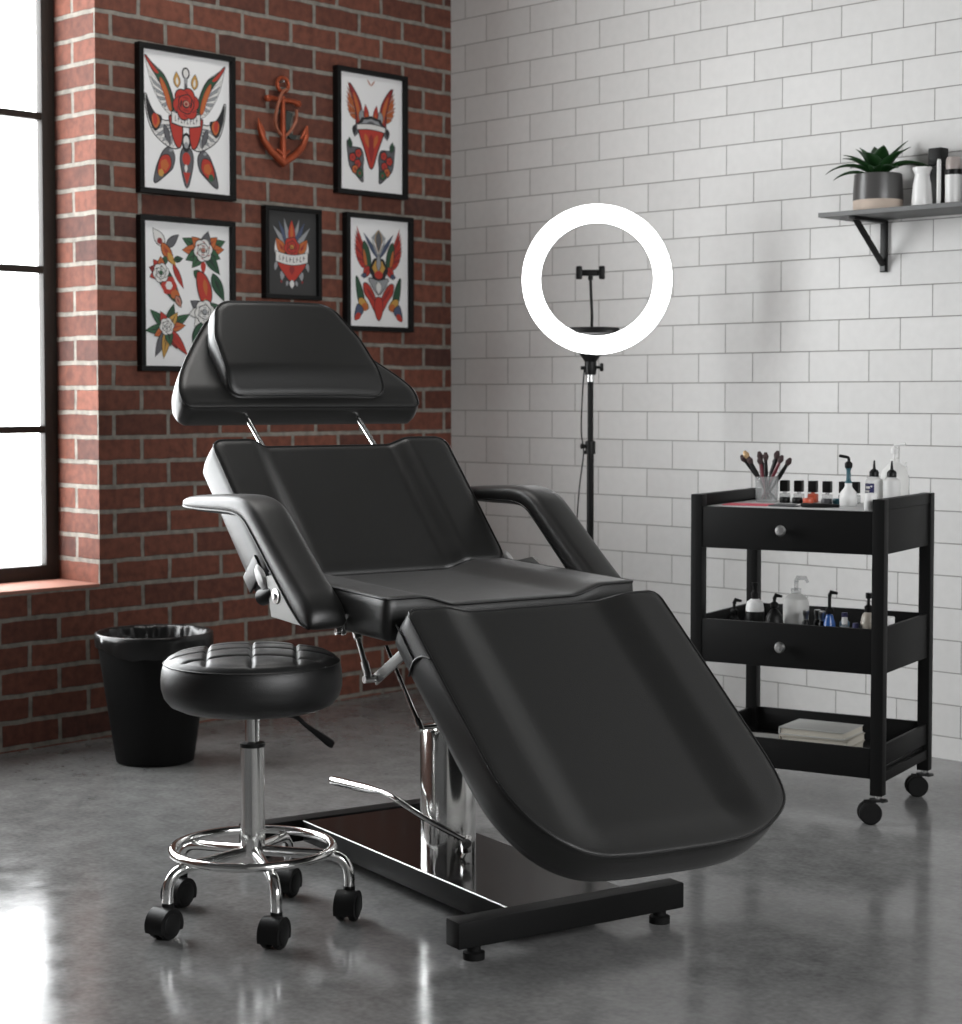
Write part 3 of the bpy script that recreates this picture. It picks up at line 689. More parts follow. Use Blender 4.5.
# hydraulic column
b = MB(); b.lathe([(0, .078), (.0635, .078), (.0635, .355), (.060, .362), (.034, .364), (.034, .40), (0, .40)], (0, 0, 0), 56); b.build('column', M_CHROME, CH)
b = MB(); b.lathe([(0, .39), (.028, .39), (.028, .56), (0, .56)], (0, 0, 0), 32); b.build('piston', M_STEEL, CH)
# base
rb = Matrix.Rotation(R(-1.7), 3, 'Z')
def rbv(v): return rb @ Vector(v)
b = MB(); b.box(rbv((.02, -.004, .0535)), (.92, .292, .049), rb, bev=.003); base = b.build('base_plate', M_BLACK, CH)
b = MB(); b.box(rbv((.02, -.004, .0787)), (.912, .284, .0014), rb); b.build('top_panel', M_GLOSS, base)
b = MB(); b.tube([rbv((-.43, -.1490, .0785)), rbv((.475, -.1490, .0785))], .0017, 8); b.build('edge_trim', M_SATIN, base)
for u in (.503, -.455):
    b = MB(); b.box(rbv((u, -.018, .056)), (.05, .562, .054), rb, bev=.004); cbar = b.build('cross_bar', M_BLACK, CH)
    for v in (-.25, .215):
        b = MB(); b.lathe([(0, 0), (.022, 0), (.022, .014), (.014, .016), (.014, .03), (0, .03)], rbv((u+.002, v, 0)), 24); b.build('rubber_foot', M_RUBBER, cbar)
# foot pump lever
b = MB()
lv = smooth([(.098, -.012, .118), (.03, -.062, .154), (-.02, -.104, .190), (-.045, -.115, .203), (-.10, -.118, .208), (-.16, -.12, .205), (-.29, -.125, .199), (-.315, -.126, .199)], 5)
rr = [.0062]*22+[.0068, .008, .0092, .010, .0105, .0108, .011, .0112, .0112, .011, .0105, .0095, .008, .004]
b.tube(lv, rr[:len(lv)] if len(rr) >= len(lv) else rr+[.004]*(len(lv)-len(rr)), 14)
b.tube([(.083, -.002, .118), (.112, -.024, .118)], .011, 14); b.tube([(.066, -.01, .118), (.104, -.017, .118)], .007, 12); b.box((.088, -.012, .106), (.02, .02, .03), bev=.003)
b.tube([(.088, -.012, .092), (.086, -.02, .080)], .005, 8)
b.build('foot_lever', M_CHROME, CH)

# ------------------------------------------------------------------ rolling stool
ST = thing('rolling_stool', 'round black vinyl stool on chrome column with five wheels, left of the tattoo chair', 'stool', (1.992, -2.575, 0))
VA = R(141)
def fseat(co):
    r = math.hypot(co.x, co.y)
    if co.z > .50:
        a = co.x*math.cos(VA)+co.y*math.sin(VA); c = -co.x*math.sin(VA)+co.y*math.cos(VA)
        w = smst(.178, .160, r); d = 0
        for k in (-.093, 0, .093): d += math.exp(-((c-k)/.0042)**2)
        dd = 0
        for k in (-.10, -.033, .033, .10): dd += math.exp(-((a-k)/.0042)**2)
        g = min(1., max(d, dd))
        puff = (abs(math.sin(PI*(c)/.093))*abs(math.sin(PI*(a+.033)/.067)))**.4
        co.z += w*(-.0065*g+.004*puff)
    return co
pr = [(0, .452), (.10, .452), (.150, .455), (.172, .465), (.184, .480), (.1900, .500), (.1905, .519), (.189, .536), (.186, .547), (.182, .5555), (.179, .5585), (.175, .5630)]
for i in range(1, 70):
    r = .175*(1-i/70); pr.append((r, .5630+.022*(1-(r/.175)**2.4)))
pr.append((0, .585))
b = MB(); b.lathe(pr, (0, 0, 0), 220, fn=fseat); seat = b.build('seat', M_VINYL2, ST, sharp=75)
for (r_, z_) in ((.1845, .5525),):
    b = MB(); b.tube([(r_*math.cos(2*PI*k/72), r_*math.sin(2*PI*k/72), z_) for k in range(72)], .0016, 6, True); b.build('piping', M_PIPE, seat)
b = MB(); b.lathe([(0, .375), (.0152, .375), (.0152, .452), (0, .452)], seg=32); b.lathe([(0, .44), (.06, .44), (.06, .452), (0, .452)], seg=32); b.build('gas_lift', M_CHROME, ST)
b = MB(); b.lathe([(0, .142), (.0255, .142), (.0262, .200), (.0255, .206), (.0255, .374), (0, .374)], seg=40); b.build('column', M_CHROME, ST)
b = MB(); b.lathe([(0, .372), (.0268, .372), (.0268, .380), (.015, .384), (0, .384)], seg=40); b.build('collar', M_PLAST, ST)
RV = Vector((.7165, .6975, 0)); FV = Vector((-.6975, .7165, 0))
b = MB(); b.tube(smooth([RV*.02+Vector((0, 0, .437)), RV*.085+Vector((0, 0, .437)), RV*.115+Vector((0, 0, .415)), RV*.145+Vector((0, 0, .393)), RV*.165+Vector((0, 0, .378)), RV*.172+Vector((0, 0, .374))], 4), [.005]*9+[.0055, .006, .007, .0075, .008, .0085, .009, .009, .0085, .008, .007, .0055, .003], 10); b.build('height_lever', M_PLAST, ST)
b = MB(); b.tube([(.169*math.cos(2*PI*k/72), .169*math.sin(2*PI*k/72), .155) for k in range(72)], .0095, 12, True); b.build('foot_ring', M_CHROME, ST)
for k in range(5):
    a = R(-97.5+72*k); c, s_ = math.cos(a), math.sin(a)
    P = [(0.018, .150), (.10, .143), (.155, .139), (.184, .131), (.199, .113), (.2035, .090), (.2035, .070)]
    b = MB(); b.tube(smooth([(r_*c, r_*s_, z_) for r_, z_ in P], 4), .0115, 14); lg = b.build('leg', M_CHROME, ST)
    # caster
    ca = a+R((35, 75, 20, 60, -20)[k]) if k else R(150)
    ca = R((12, 26, 32, 25, 14)[k])
    cx, cy = .2035*c, .2035*s_
    rot = Matrix.Rotation(ca, 3, 'Z')
    off = rot @ Vector((0.0, -.012, 0)); cc = Vector((cx, cy, .0305))+off
    b = MB()
    for sd in (-1, 1):
        b.lathe([(0, -.008), (.024, -.008), (.0290, -.006), (.0305, -.002), (.0305, .004), (.028, .008), (0, .0085)], cc+rot @ Vector((sd*.0130, 0, 0)), 32, rot @ Matrix.Rotation(sd*PI/2, 3, 'Y'))
    b.build('caster_wheel', M_PLAST, lg)
    b = MB()
    ol = [(.0345*math.cos(t), .0345*math.sin(t)) for t in [R(-24+228*i/26) for i in range(27)]]
    b.prism(ol, -.0225, .0225, lambda p: cc+rot @ Vector((p.z, p.x, p.y)))
    bmesh.ops.bevel(b.bm, geom=[e for e in b.bm.edges if len(e.link_faces) == 2 and e.calc_face_angle(0) > 1.0], offset=.0035, segments=3, affect='EDGES')
    for sd in (-1, 1): b.lathe([(0, 0), (.0235, 0), (.0235, .0012), (.022, .002), (0, .002)], cc+rot @ Vector((sd*.0222, 0, .001)), 32, rot @ Matrix.Rotation(sd*PI/2, 3, 'Y'))
    b.tube([(cx, cy, .060), (cx, cy, .072)], .0125, 16); b.build('caster_hood', M_PLAST, lg)

# ------------------------------------------------------------------ waste bin
TB = thing('waste_bin', 'tapered black waste bin on the concrete floor against the brick wall', 'bin', (.427, -1.703, 0))
b = MB(); b.lathe([(0, .003), (.112, .0), (.118, .004), (.122, .03), (.168, .345), (.173, .366), (.174, .390), (.170, .392), (.166, .378), (.120, .035), (.112, .012), (0, .012)], seg=64); b.build('bin_body', mat('matte_black_bin', (.006, .006, .006), .55, spec=.18), TB)
b = MB()
def bagf(co):
    a = math.atan2(co.y, co.x); r = math.hypot(co.x, co.y); n_ = noise.noise(Vector((math.cos(a)*5, math.sin(a)*5, co.z*12)))
    if r < .1655:
        k = 1-.05*abs(math.sin(a*13+n_*3))-.03*n_; co.x *= k; co.y *= k
    elif co.z < .352:
        k = 1+.010*abs(math.sin(a*7+n_*4))+.004*n_; co.x *= k; co.y *= k; co.z += .014*math.sin(a*3+1)+.006*n_
    return co
b.lathe([(0, .05), (.09, .055), (.115, .12), (.135, .22), (.150, .30), (.158, .345), (.163, .368), (.1665, .3775), (.172, .3795), (.1775, .376), (.1785, .362), (.1775, .350), (.1765, .338), (.1755, .325)], seg=160, fn=bagf)
bag = b.build('bin_liner', M_BAG, None, sharp=80, loc=(.427, -1.703, 0.018)); tag(bag, 'shiny black plastic bag lining the waste bin, folded over its rim', 'bin bag')

# ------------------------------------------------------------------ ring light
ra = math.atan2(-4.55, 3.9)+PI/2        # local -Y faces the camera side
RL = thing('ring_light', 'glowing white ring light on black tripod stand before the white tiled wall', 'ring light', (1.108, -.462, 0), ra)
RC = Vector((.020, -.03, 1.490)); RO, RI = .243, .181
b = MB()
prof = [(RI+.001, -.004), (RI+.006, -.014), (RI+.02, -.021), ((RO+RI)/2, -.024), (RO-.02, -.021), (RO-.006, -.014), (RO-.001, -.004), (RO-.001, .0), (RI+.001, .0), (RI+.001, -.004)]
b.lathe([(r, z) for r, z in prof], RC, 120, Matrix.Rotation(-PI/2, 3, 'X')); 
# lathe axis z -> -Z local maps to -Y facing? keep both orientations consistent
dif = b.build('diffuser', M_LED, RL)
b = MB(); b.lathe([(RI, .002), (RI, .016), (RI+.012, .024), (RO-.012, .024), (RO, .016), (RO, .002), (RI, .002)], RC, 120, Matrix.Rotation(-PI/2, 3, 'X')); b.build('ring_housing', M_LAMPH, RL)
b = MB(); b.tube([(0, 0, .30), (0, 0, .94)], .0115, 16); b.tube([(0, 0, .93), (0, 0, 1.175)], .0095, 16); b.build('pole', M_BLACK, RL)
b = MB(); b.lathe([(0, .925), (.017, .925), (.017, .965), (.0125, .968), (0, .968)], seg=24); b.tube([(-.012, -.005, .950), (-.030, -.012, .950)], [.005, .009], 12); b.tube([(-.01, -.005, .930), (-.022, -.01, .930)], .006, 10); b.build('clamp', M_PLAST, RL)
b = MB(); b.lathe([(0, 1.160), (.0125, 1.160), (.0125, 1.185), (0, 1.185)], seg=24); b.build('chrome_collar', M_STEEL, RL)
b = MB(); b.lathe([(0, 1.182), (.017, 1.182), (.020, 1.20), (.019, 1.225), (.036, 1.250), (.040, 1.262), (.012, 1.266), (0, 1.266)], seg=28); b.tube([(.015, 0, 1.207), (.032, -.004, 1.207)], .005, 10)
b.lathe([(0, -.006), (.012, -.006), (.014, 0), (.012, .006), (0, .006)], (.036, -.006, 1.207), 18, Matrix.Rotation(PI/2, 3, 'Y')); b.tube([(-.015, 0, 1.205), (-.032, 0, 1.205)], .006, 10)
b.build('swivel_mount', M_PLAST, RL)
b = MB(); b.lathe([(0, 0), (.070, .001), (.086, .006), (.090, .014), (.088, .022), (.08, .025), (.0, .025)], (.006, .03, 1.312), 48); b.tube([(.006, .02, 1.25), (.006, .03, 1.325)], .008, 12); b.build('accessory_tray', M_RUBBER, RL)
b = MB(); b.tube(smooth([(.003, .02, 1.33), (.004, .012, 1.38), (.001, .005, 1.44), (-.001, 0, 1.495)]), .0048, 10); b.build('gooseneck', M_PLAST, RL)
b = MB(); b.box((-.001, -.004, 1.513), (.068, .016, .020), bev=.004)
for sx in (-1, 1): b.box((-.001+sx*.037, -.012, 1.513), (.020, .034, .042), bev=.005)
b.tube([(-.001, 0, 1.49), (-.001, 0, 1.507)], .008, 12); b.build('phone_holder', M_PLAST, RL)
b = MB(); b.tube(smooth([(-.020, .0, 1.21), (-.026, .004, 1.12), (-.030, .01, 1.0), (-.022, .006, .93), (-.035, .01, .82), (-.044, .01, .70), (-.050, .01, .60), (-.035, .01, .50), (-.015, .012, .42)], 5), .0022, 6); b.build('cable', M_RUBBER, RL)
for k in range(3):
    a = R(90+120*k+8); c, s_ = math.cos(a), math.sin(a)
    b = MB(); b.tube([(.015*c, .015*s_, .46), (.12*c, .12*s_, .235), (.235*c, .235*s_, .012)], .0085, 10); lg = b.build('leg', M_BLACK, RL)
    b = MB(); b.tube([(.012*c, .012*s_, .19), (.12*c, .12*s_, .235)], .005, 8); b.build('brace', M_BLACK, lg)
    b = MB(); b.lathe([(0, 0), (.012, 0), (.013, .022), (0, .024)], (.238*c, .238*s_, 0), 16); b.build('rubber_foot', M_RUBBER, lg)
b = MB(); b.lathe([(0, .44), (.022, .44), (.024, .48), (.014, .49), (0, .49)], seg=24); b.build('leg_hub', M_PLAST, RL)
b = MB(); b.lathe([(0, .175), (.018, .175), (.018, .205), (.0095, .207), (.0095, .32), (0, .32)], seg=24); b.build('brace_collar', M_PLAST, RL)

# ------------------------------------------------------------------ trolley
CW, CD = .545, .42
CT = thing('trolley', 'black three tier metal trolley on wheels beside the white tiled wall', 'trolley', (2.485, -.900, 0), R(13))
# local: x from -CW..0 along the front, y 0..CD back
for (x, y) in ((-CW, 0), (-.033, 0), (-CW, CD-.033), (-.033, CD-.033)):
    b = MB(); b.box((x+.0165, y+.0165, (.846+.075)/2), (.033, .033, .846-.075), bev=.002); lg = b.build('leg', M_BLACK, CT)
    cx, cy = x+.0165, y+.0165
    b = MB(); b.tube([(cx, cy, .077), (cx, cy, .066)], .007, 12); b.build('caster_stem', M_STEEL, lg)
    dx, dy = (-.019, -.008)
    b = MB(); rt = Matrix.Rotation(R(32), 3, 'Z') @ Matrix.Rotation(PI/2, 3, 'X')
    for s2 in (-1, 1): b.lathe([(0, -.008), (.024, -.008), (.0295, -.005), (.0295, .005), (.026, .008), (0, .008)], Vector((cx+dx, cy+dy, .0295))+Matrix.Rotation(R(32), 3, 'Z') @ Vector((0, s2*.011, 0)), 36, rt)
    b.build('caster_wheel', M_RUBBER, lg)
    b = MB(); rz = Matrix.Rotation(R(32), 3, 'Z'); b.box((cx-.004, cy-.002, .062), (.034, .014, .011), rz, bev=.003); b.box(Vector((cx, cy, .060))+rz @ Vector((.016, 0, 0)), (.018, .020, .006), rz @ Matrix.Rotation(R(-12), 3, 'Y'), bev=.002)
    b.box(Vector((cx+dx, cy+dy, .038)), (.03, .005, .05), rz); b.build('caster_fork', M_PLAST, lg)
IW = CW-.066
def pan(x0, x1, y0, y1, z0, z1, b): b.box(((x0+x1)/2, (y0+y1)/2, (z0+z1)/2), (x1-x0, y1-y0, z1-z0), bev=.0012)
b = MB()
for s2, (xa, xb) in ((0, (-CW+.006, -CW+.018)), (1, (-.018, -.006))):
    pan(xa, xb, .033, CD-.033, .702, .8175, b)
pan(-CW+.033, -.033, CD-.020, CD-.010, .702, .812, b)
pan(-CW+.018, -.018, .004, CD-.012, .800, .812, b); b.build('top_tray', M_BLACK, CT)
b = MB(); pan(-CW+.034, -.034, .030, CD-.034, .8122, .8145, b); b.build('tray_liner', M_DESK, CT)
for s2, (xa, xb) in ((0, (-CW+.004, -CW+.029)), (1, (-.029, -.004))):
    b = MB(); pan(xa, xb, .033, CD-.033, .818, .846, b); b.build('side_rail', M_BLACK, CT)
def drawer(z0, z1, kz):
    b = MB(); pan(-CW+.033, -.033, .002, .018, z0, z1, b); d = b.build('drawer_front', M_BLACK, CT)
    b = MB(); b.lathe([(0, 0), (.005, 0), (.005, .010), (.0125, .014), (.015, .021), (.012, .028), (0, .031)], (-.277, .002, kz), 28, Matrix.Rotation(PI/2, 3, 'X')); b.build('knob', M_SATIN, d)
drawer(.702, .814, .757); 
drawer(.391, .508, .447)
b = MB()
for xa, xb in ((-CW+.006, -CW+.016), (-.016, -.006)): pan(xa, xb, .033, CD-.033, .391, .512, b)
pan(-CW+.033, -.033, CD-.018, CD-.008, .391, .512, b); pan(-CW+.016, -.016, .016, CD-.018, .398, .408, b); b.build('middle_tray', M_BLACK, CT)
b = MB()
for xa, xb in ((-CW+.006, -CW+.016), (-.016, -.006)): pan(xa, xb, .033, CD-.033, .150, .205, b)
for xa, xb in ((-CW+.004, -CW+.029), (-.029, -.004)): pan(xa, xb, .033, CD-.033, .108, .134, b)
pan(-CW+.033, -.033, CD-.018, CD-.008, .118, .208, b); pan(-CW+.033, -.033, .004, .014, .118, .197, b); pan(-CW+.016, -.016, .014, CD-.018, .134, .142, b); b.build('bottom_tray', M_BLACK, CT)
TM = Matrix.Translation((2.485, -.900, 0)) @ Matrix.Rotation(R(13), 4, 'Z')
def cl(x, y, z): return TM @ Vector((x, y, z))

def bottle(name, label, cat, x, y, z, prof, m, cap=None, capm=None, extra=(), group=None, seg=28, rz=0.):
    t = thing(name, label, cat, cl(x, y, z), R(13)+rz, group)
    b = MB(); b.lathe(prof, seg=seg); b.build('body', m, t)
    if cap: b = MB(); b.lathe(cap, seg=seg); b.build('cap', capm, t)
    for nm, mb, mm in extra: mb.build(nm, mm, t)
    return t
ZT = .8148
# brush cup and brushes
bottle('brush_cup', 'clear cup full of makeup brushes on the trolley top', 'cup', -.435, .27, ZT, [(0, 0), (.030, 0), (.031, .004), (.0335, .072), (.0315, .072), (.029, .006), (0, .006)], M_CLEAR)
for i, (x, z, k) in enumerate(((-.515, .950, 0), (-.493, .962, 1), (-.481, .945, 0), (-.465, .958, 0), (-.451, .944, 2), (-.435, .956, 0), (-.420, .940, 0), (-.402, .962, 0), (-.391, .950, 2), (-.381, .942, 0))):
    yb = .27+.016*math.cos(i*2.1); p0 = Vector((-.435-(x+.435)*.25+.003*math.sin(i*3.), yb, ZT+.0075)); p1 = Vector((x, .27+.022*math.cos(i*2.1), z-.016)); d = (p1-p0)
    desc = ['black brush with dark tip leaning far left in the clear cup', 'pale tipped brush leaning left in the clear cup', 'black brush second from left in the clear cup', 'black brush leaning slightly left in the clear cup', 'burgundy brush left of centre in the clear cup',
            'upright black brush at the middle of the clear cup', 'short black brush right of the cup middle', 'tallest black brush in the right half of the clear cup', 'burgundy brush near the right edge of the clear cup', 'black brush leaning farthest right in the clear cup'][i]
    t = thing('makeup_brush', desc, 'brush', TM @ p0, R(13), 'makeup brushes in the clear cup')
    b = MB(); b.tube([Vector((0, 0, 0)), d*.45, d*.6, d*.95], [.0026, .0032, .0068, .005], 8); b.build('handle', M_BURG if k == 2 else M_PLAST, t)
    dn = d.normalized(); b = MB(); b.tube([d*.94, d*.94+dn*.010, d*.94+dn*.022], [.006, .0095, .004], 8); b.build('bristles', M_BRIS2 if k == 1 else M_BRIS, t)
# small polish bottles in a row
for i, (x, lab, body) in enumerate(((-.397, 'black capped clear polish bottle nearest the brush cup', M_CLEAR), (-.355, 'second black capped clear polish bottle right of the brush cup', M_CLEAR), (-.313, 'black capped polish bottle with coral red lacquer', M_RED),
                                    (-.271, 'black capped clear polish bottle just right of the coral one', M_CLEAR), (-.223, 'black capped polish bottle left behind the white pump bottle', M_CLEAR), (-.190, 'black capped polish bottle right behind the white pump bottle', M_CLEAR))):
    t = thing('polish_bottle', lab, 'bottle', cl(x, .31, ZT), R(13), 'nail polish bottles on the trolley top')
    b = MB(); b.box((0, 0, .0125), (.026, .024, .025), bev=.004); b.tube([(0, 0, .024), (0, 0, .030)], .006, 12); b.build('body', body, t)
    b = MB(); b.box((0, 0, .045), (.023, .021, .032), bev=.002); b.build('cap', M_PLAST, t)
# low dark bits in front of the row
for i, (x, y, m, lab, n_, c_) in enumerate(((-.378, .262, M_PLAST, 'small round black pot just right of the brush cup', 'ink_pot', 'pot'), (-.338, .255, M_PLAST, 'small round black pot before the second polish bottle', 'ink_pot', 'pot'),
                                     (-.300, .240, M_RED, 'small round coral pot before the coral polish bottle', 'ink_pot', 'pot'), (-.245, .235, M_DARKG, 'small charcoal pot left of the white pump bottle', 'ink_pot', 'pot'), (-.222, .262, M_TEAL, 'small teal pot beside the white pump bottle', 'ink_pot', 'pot'))):
    b = MB(); b.lathe([(0, 0), (.013, 0), (.015, .003), (.015, .013), (.013, .016), (0, .0165)], seg=24); o = b.build(n_, m, None, loc=cl(x, y, ZT)); tag(o, lab, c_, 'ink pots on the trolley top')
# flat things
b = MB(); b.box((0, 0, .001), (.125, .085, .002), Matrix.Rotation(R(8), 3, 'Z')); o = b.build('pink_card', M_PINK, None, loc=cl(-.425, .115, ZT), rotz=R(13)); tag(o, 'thin pink card lying at the front of the trolley top', 'card')
b = MB(); b.box((0, 0, .002), (.075, .07, .004), bev=.0015); o = b.build('notepad', M_DARKG, None, loc=cl(-.315, .115, ZT), rotz=R(13)); tag(o, 'small charcoal notepad right of the pink card on trolley top', 'notepad')
t = thing('tattoo_pen', 'slim black tool lying before the white pump bottle on trolley top', 'tool', cl(-.205, .085, ZT+.0062), R(13+6))
b = MB(); b.tube([(-.055, 0, 0), (-.05, 0, 0), (.0, 0, 0), (.05, 0, 0)], [.003, .006, .006, .0045], 12); b.build('barrel', M_PLAST, t)
b = MB(); b.tube([(-.068, 0, 0), (-.054, 0, 0)], [.0012, .003], 10); b.build('tip', M_STEEL, t)
# white pump bottle with teal neck
def pump_top(h0, col, L=.028, sx=-1, r=.0045, hh=.045):
    b = MB(); b.tube([(0, 0, h0), (0, 0, h0+hh*.75)], r, 12); b.lathe([(0, 0), (.009, 0), (.0105, .004), (.0105, .013), (.006, .018), (0, .018)], (0, 0, h0+hh*.55), 20)
    b.tube(smooth([(0, 0, h0+hh*.9), (0, 0, h0+hh*1.25), (sx*L*.3, 0, h0+hh*1.35), (sx*L, 0, h0+hh*1.42)], 3), .0042, 10); return b
nb = MB(); nb.lathe([(0, .06), (.0095, .06), (.0095, .066), (.0066, .070), (.0058, .096), (.0085, .104), (0, .106)], seg=20)
bottle('pump_bottle', 'small round white pump bottle with teal neck and black spout', 'bottle', -.170, .20, ZT, [(0, 0), (.021, 0), (.0235, .004), (.024, .022), (.021, .038), (.012, .049), (.0098, .053), (.0098, .062), (0, .062)], M_WHITE,
       extra=(('pump_neck', nb, M_TEAL), ('spout', pump_top(.082, None, .026, -1, .0045, .038), M_PLAST)))
def nozzle_bottle(name, label, x, y, r, h, m, total, extra=()):
    cp = [(0, h-.002), (.0125, h-.002), (.013, h+.010), (.010, h+.015), (.0042, h+.019), (.0022, total), (0, total)]
    return bottle(name, label, 'bottle', x, y, ZT, [(0, 0), (r-.001, 0), (r, .003), (r, h-.020), (r*.93, h-.010), (.011, h-.002), (0, h-.002)], m, cp, M_PLAST, extra)
lb = MB()
for k in range(14):
    pass
def labelstrip(r, z0, z1, a0, a1, n=14):
    b = MB(); vs = []
    for i in range(n+1):
        a = R(a0+(a1-a0)*i/n); vs.append((b.bm.verts.new((r*math.cos(a), r*math.sin(a), z0)), b.bm.verts.new((r*math.cos(a), r*math.sin(a), z1))))
    for p, q in zip(vs, vs[1:]): b.bm.faces.new((p[0], q[0], q[1], p[1]))
    return b
b1 = labelstrip(.0243, .018, .062, 215, 290); b2 = MB()
for (z0, z1, a0, a1) in ((.048, .054, 228, 262), (.038, .044, 224, 258), (.028, .034, 232, 262), (.052, .056, 266, 278), (.024, .034, 268, 276)):
    s2 = labelstrip(.0246, z0, z1, a0, a1); s2.bm.normal_update(); b2.merge(s2.bm)
nozzle_bottle('squeeze_bottle', 'white squeeze bottle with navy label and black nozzle on trolley top', -.112, .24, .0240, .082, M_WHITE, .124, (('label', b1, M_NAVY), ('label_print', b2, M_WHITE)))
nozzle_bottle('squeeze_bottle', 'plain milky squeeze bottle with black nozzle beside the right rail', -.056, .22, .0235, .082, M_MILK, .124)
bottle('cosmetic_jar', 'small plain white jar at the front right corner of trolley top', 'jar', -.056, .052, ZT, [(0, 0), (.0155, 0), (.0165, .002), (.0165, .028), (0, .028)], M_WHITE, [(0, .028), (.0172, .028), (.0172, .043), (.016, .045), (0, .045)], M_WHITE)
wp = pump_top(.125, None, .030, 1, .005, .030); 
bottle('lotion_bottle', 'large frosted lotion bottle with white pump behind the squeeze bottles', 'bottle', -.074, .297, ZT, [(0, 0), (.035, 0), (.038, .004), (.038, .075), (.034, .095), (.018, .112), (.012, .118), (.012, .128), (0, .128)], M_FROST, extra=(('pump', wp, M_WHITE),))
bottle('spray_bottle', 'slim clear bottle at the back right corner of trolley top', 'bottle', -.006+.0, .285, ZT, [(0, 0), (.0, 0), (.0185, 0), (.020, .003), (.020, .070), (.016, .080), (.008, .086), (.008, .094), (0, .094)], M_CLEAR, [(0, .094), (.009, .094), (.009, .108), (.004, .112), (.004, .122), (0, .122)], M_WHITE) if False else \
bottle('spray_bottle', 'slim clear bottle at the back right corner of trolley top', 'bottle', -.052, .322, ZT, [(0, 0), (.011, 0), (.0118, .003), (.0118, .070), (.010, .080), (.006, .086), (0, .088)], M_CLEAR, [(0, .088), (.0065, .088), (.0065, .104), (.003, .108), (.003, .118), (0, .118)], M_WHITE)
# ---- middle tray
ZM = .4085
def blackpump(label, x, y, h, r, m=M_PLAST, capm=M_PLAST, tot=None):
    tot = tot or h+.055
    b = MB(); b.tube([(0, 0, h), (0, 0, tot-.012)], .0045, 10); b.lathe([(0, 0), (.010, 0), (.011, .003), (.011, .012), (.006, .016), (0, .016)], (0, 0, h), 18); b.tube([(0, 0, tot-.014), (.004, 0, tot-.004), (.022, 0, tot-.006)], [.006, .006, .0035], 10)
    return bottle('pump_bottle', label, 'bottle', x, y, ZM, [(0, 0), (r-.001, 0), (r, .003), (r, h*.55), (r*.8, h*.82), (.009, h*.97), (0, h)], m, extra=(('pump', b, capm),))
blackpump('small black pump bottle at the left end of the middle tray', -.502, .20, .090, .020, tot=.136)
bottle('ink_bottle', 'tiny black bottle behind the left end of the middle tray', 'bottle', -.478, .25, ZM, [(0, 0), (.014, 0), (.014, .075), (.008, .083), (0, .083)], M_PLAST, [(0, .083), (.009, .083), (.008, .110), (0, .111)], M_PLAST)
b = MB(); b.lathe([(0, .142), (.010, .142), (.011, .158), (.0065, .163), (.0065, .176), (.009, .180), (.009, .187), (0, .188)], seg=20)
bw = bottle('round_bottle', 'round white bottle with black pump in the left half of the middle tray', 'bottle', -.427, .17, ZM, [(0, .088), (.020, .088), (.0245, .095), (.0255, .115), (.022, .134), (.011, .142), (0, .142)], M_WHITE, extra=(('pump', b, M_PLAST),))
b = MB(); b.lathe([(0, 0), (.026, 0), (.0265, .004), (.0265, .106), (.0262, .108), (.019, .087), (0, .0865)], seg=28); b.build('holder', M_PLAST, bw)
blackpump('stout black pump bottle just left of the tall frosted bottle', -.345, .11, .128, .028, tot=.166)
b = MB(); b.tube([(0, 0, .172), (0, 0, .198)], .006, 12); b.lathe([(0, .165), (.014, .165), (.014, .178), (0, .18)], seg=20); b.tube([(0, 0, .197), (.004, 0, .207), (.026, 0, .208), (.034, 0, .196)], [.007, .007, .006, .004], 10)
bottle('lotion_bottle', 'tall frosted pump bottle at the middle of the middle tray', 'bottle', -.304, .165, ZM, [(0, 0), (.031, 0), (.033, .004), (.0355, .13), (.033, .150), (.016, .164), (0, .166)], M_FROST, extra=(('pump', b, M_CLEAR),))
for i, (x, y, lab) in enumerate(((-.250, .10, 'small silver capped black bottle beside the tall frosted bottle'), (-.227, .125, 'small silver capped black bottle second from the frosted bottle'), (-.204, .10, 'small silver capped black bottle left of the blue pump bottle'))):
    bottle('ink_bottle', lab, 'bottle', x, y, ZM, [(0, 0), (.0095, 0), (.0105, .003), (.0105, .095), (.006, .102), (0, .103)], M_PLAST, [(0, .102), (.0065, .102), (.0065, .113), (.0085, .116), (.0085, .128), (0, .129)], M_STEEL, group='small black ink bottles in the middle tray')
blackpump('bright blue bottle with black pump in the middle tray', -.178, .085, .125, .0185, M_BLUE, M_PLAST, .186)
for i, (x, y, m, lab, h) in enumerate(((-.152, .13, M_SKY, 'pale blue bottle behind the clear one, right half of middle tray', .118), (-.132, .075, M_CLEAR, 'clear capped bottle right of the bright blue bottle', .112), (-.098, .065, M_SKY, 'small pale blue bottle left of the clear spray jar', .100))):
    bottle('small_bottle', lab, 'bottle', x, y, ZM, [(0, 0), (.0125, 0), (.0135, .003), (.0135, h-.02), (.007, h-.012), (0, h-.01)], m, [(0, h-.012), (.008, h-.012), (.008, h+.006), (0, h+.007)], M_NAVY if i != 1 else M_WHITE)
b = MB(); b.lathe([(0, .135), (.010, .135), (.011, .150), (.004, .155), (.004, .17), (.008, .172), (.008, .186), (0, .187)], seg=18)
bottle('spray_jar', 'cream filled clear jar with black spray top at right of middle tray', 'jar', -.070, .085, ZM, [(0, 0), (.019, 0), (.0205, .004), (.0205, .110), (.017, .126), (.010, .135), (0, .136)], mat('pale_cream_liquid', (.52, .47, .40), .3), extra=(('spray_top', b, M_PLAST),))
bottle('ointment_tub', 'white tub mostly hidden behind the front right trolley leg', 'tub', -.040, .15, ZM, [(0, 0), (.017, 0), (.018, .003), (.018, .10), (0, .10)], M_WHITE, [(0, .10), (.019, .10), (.019, .118), (0, .119)], M_WHITE)
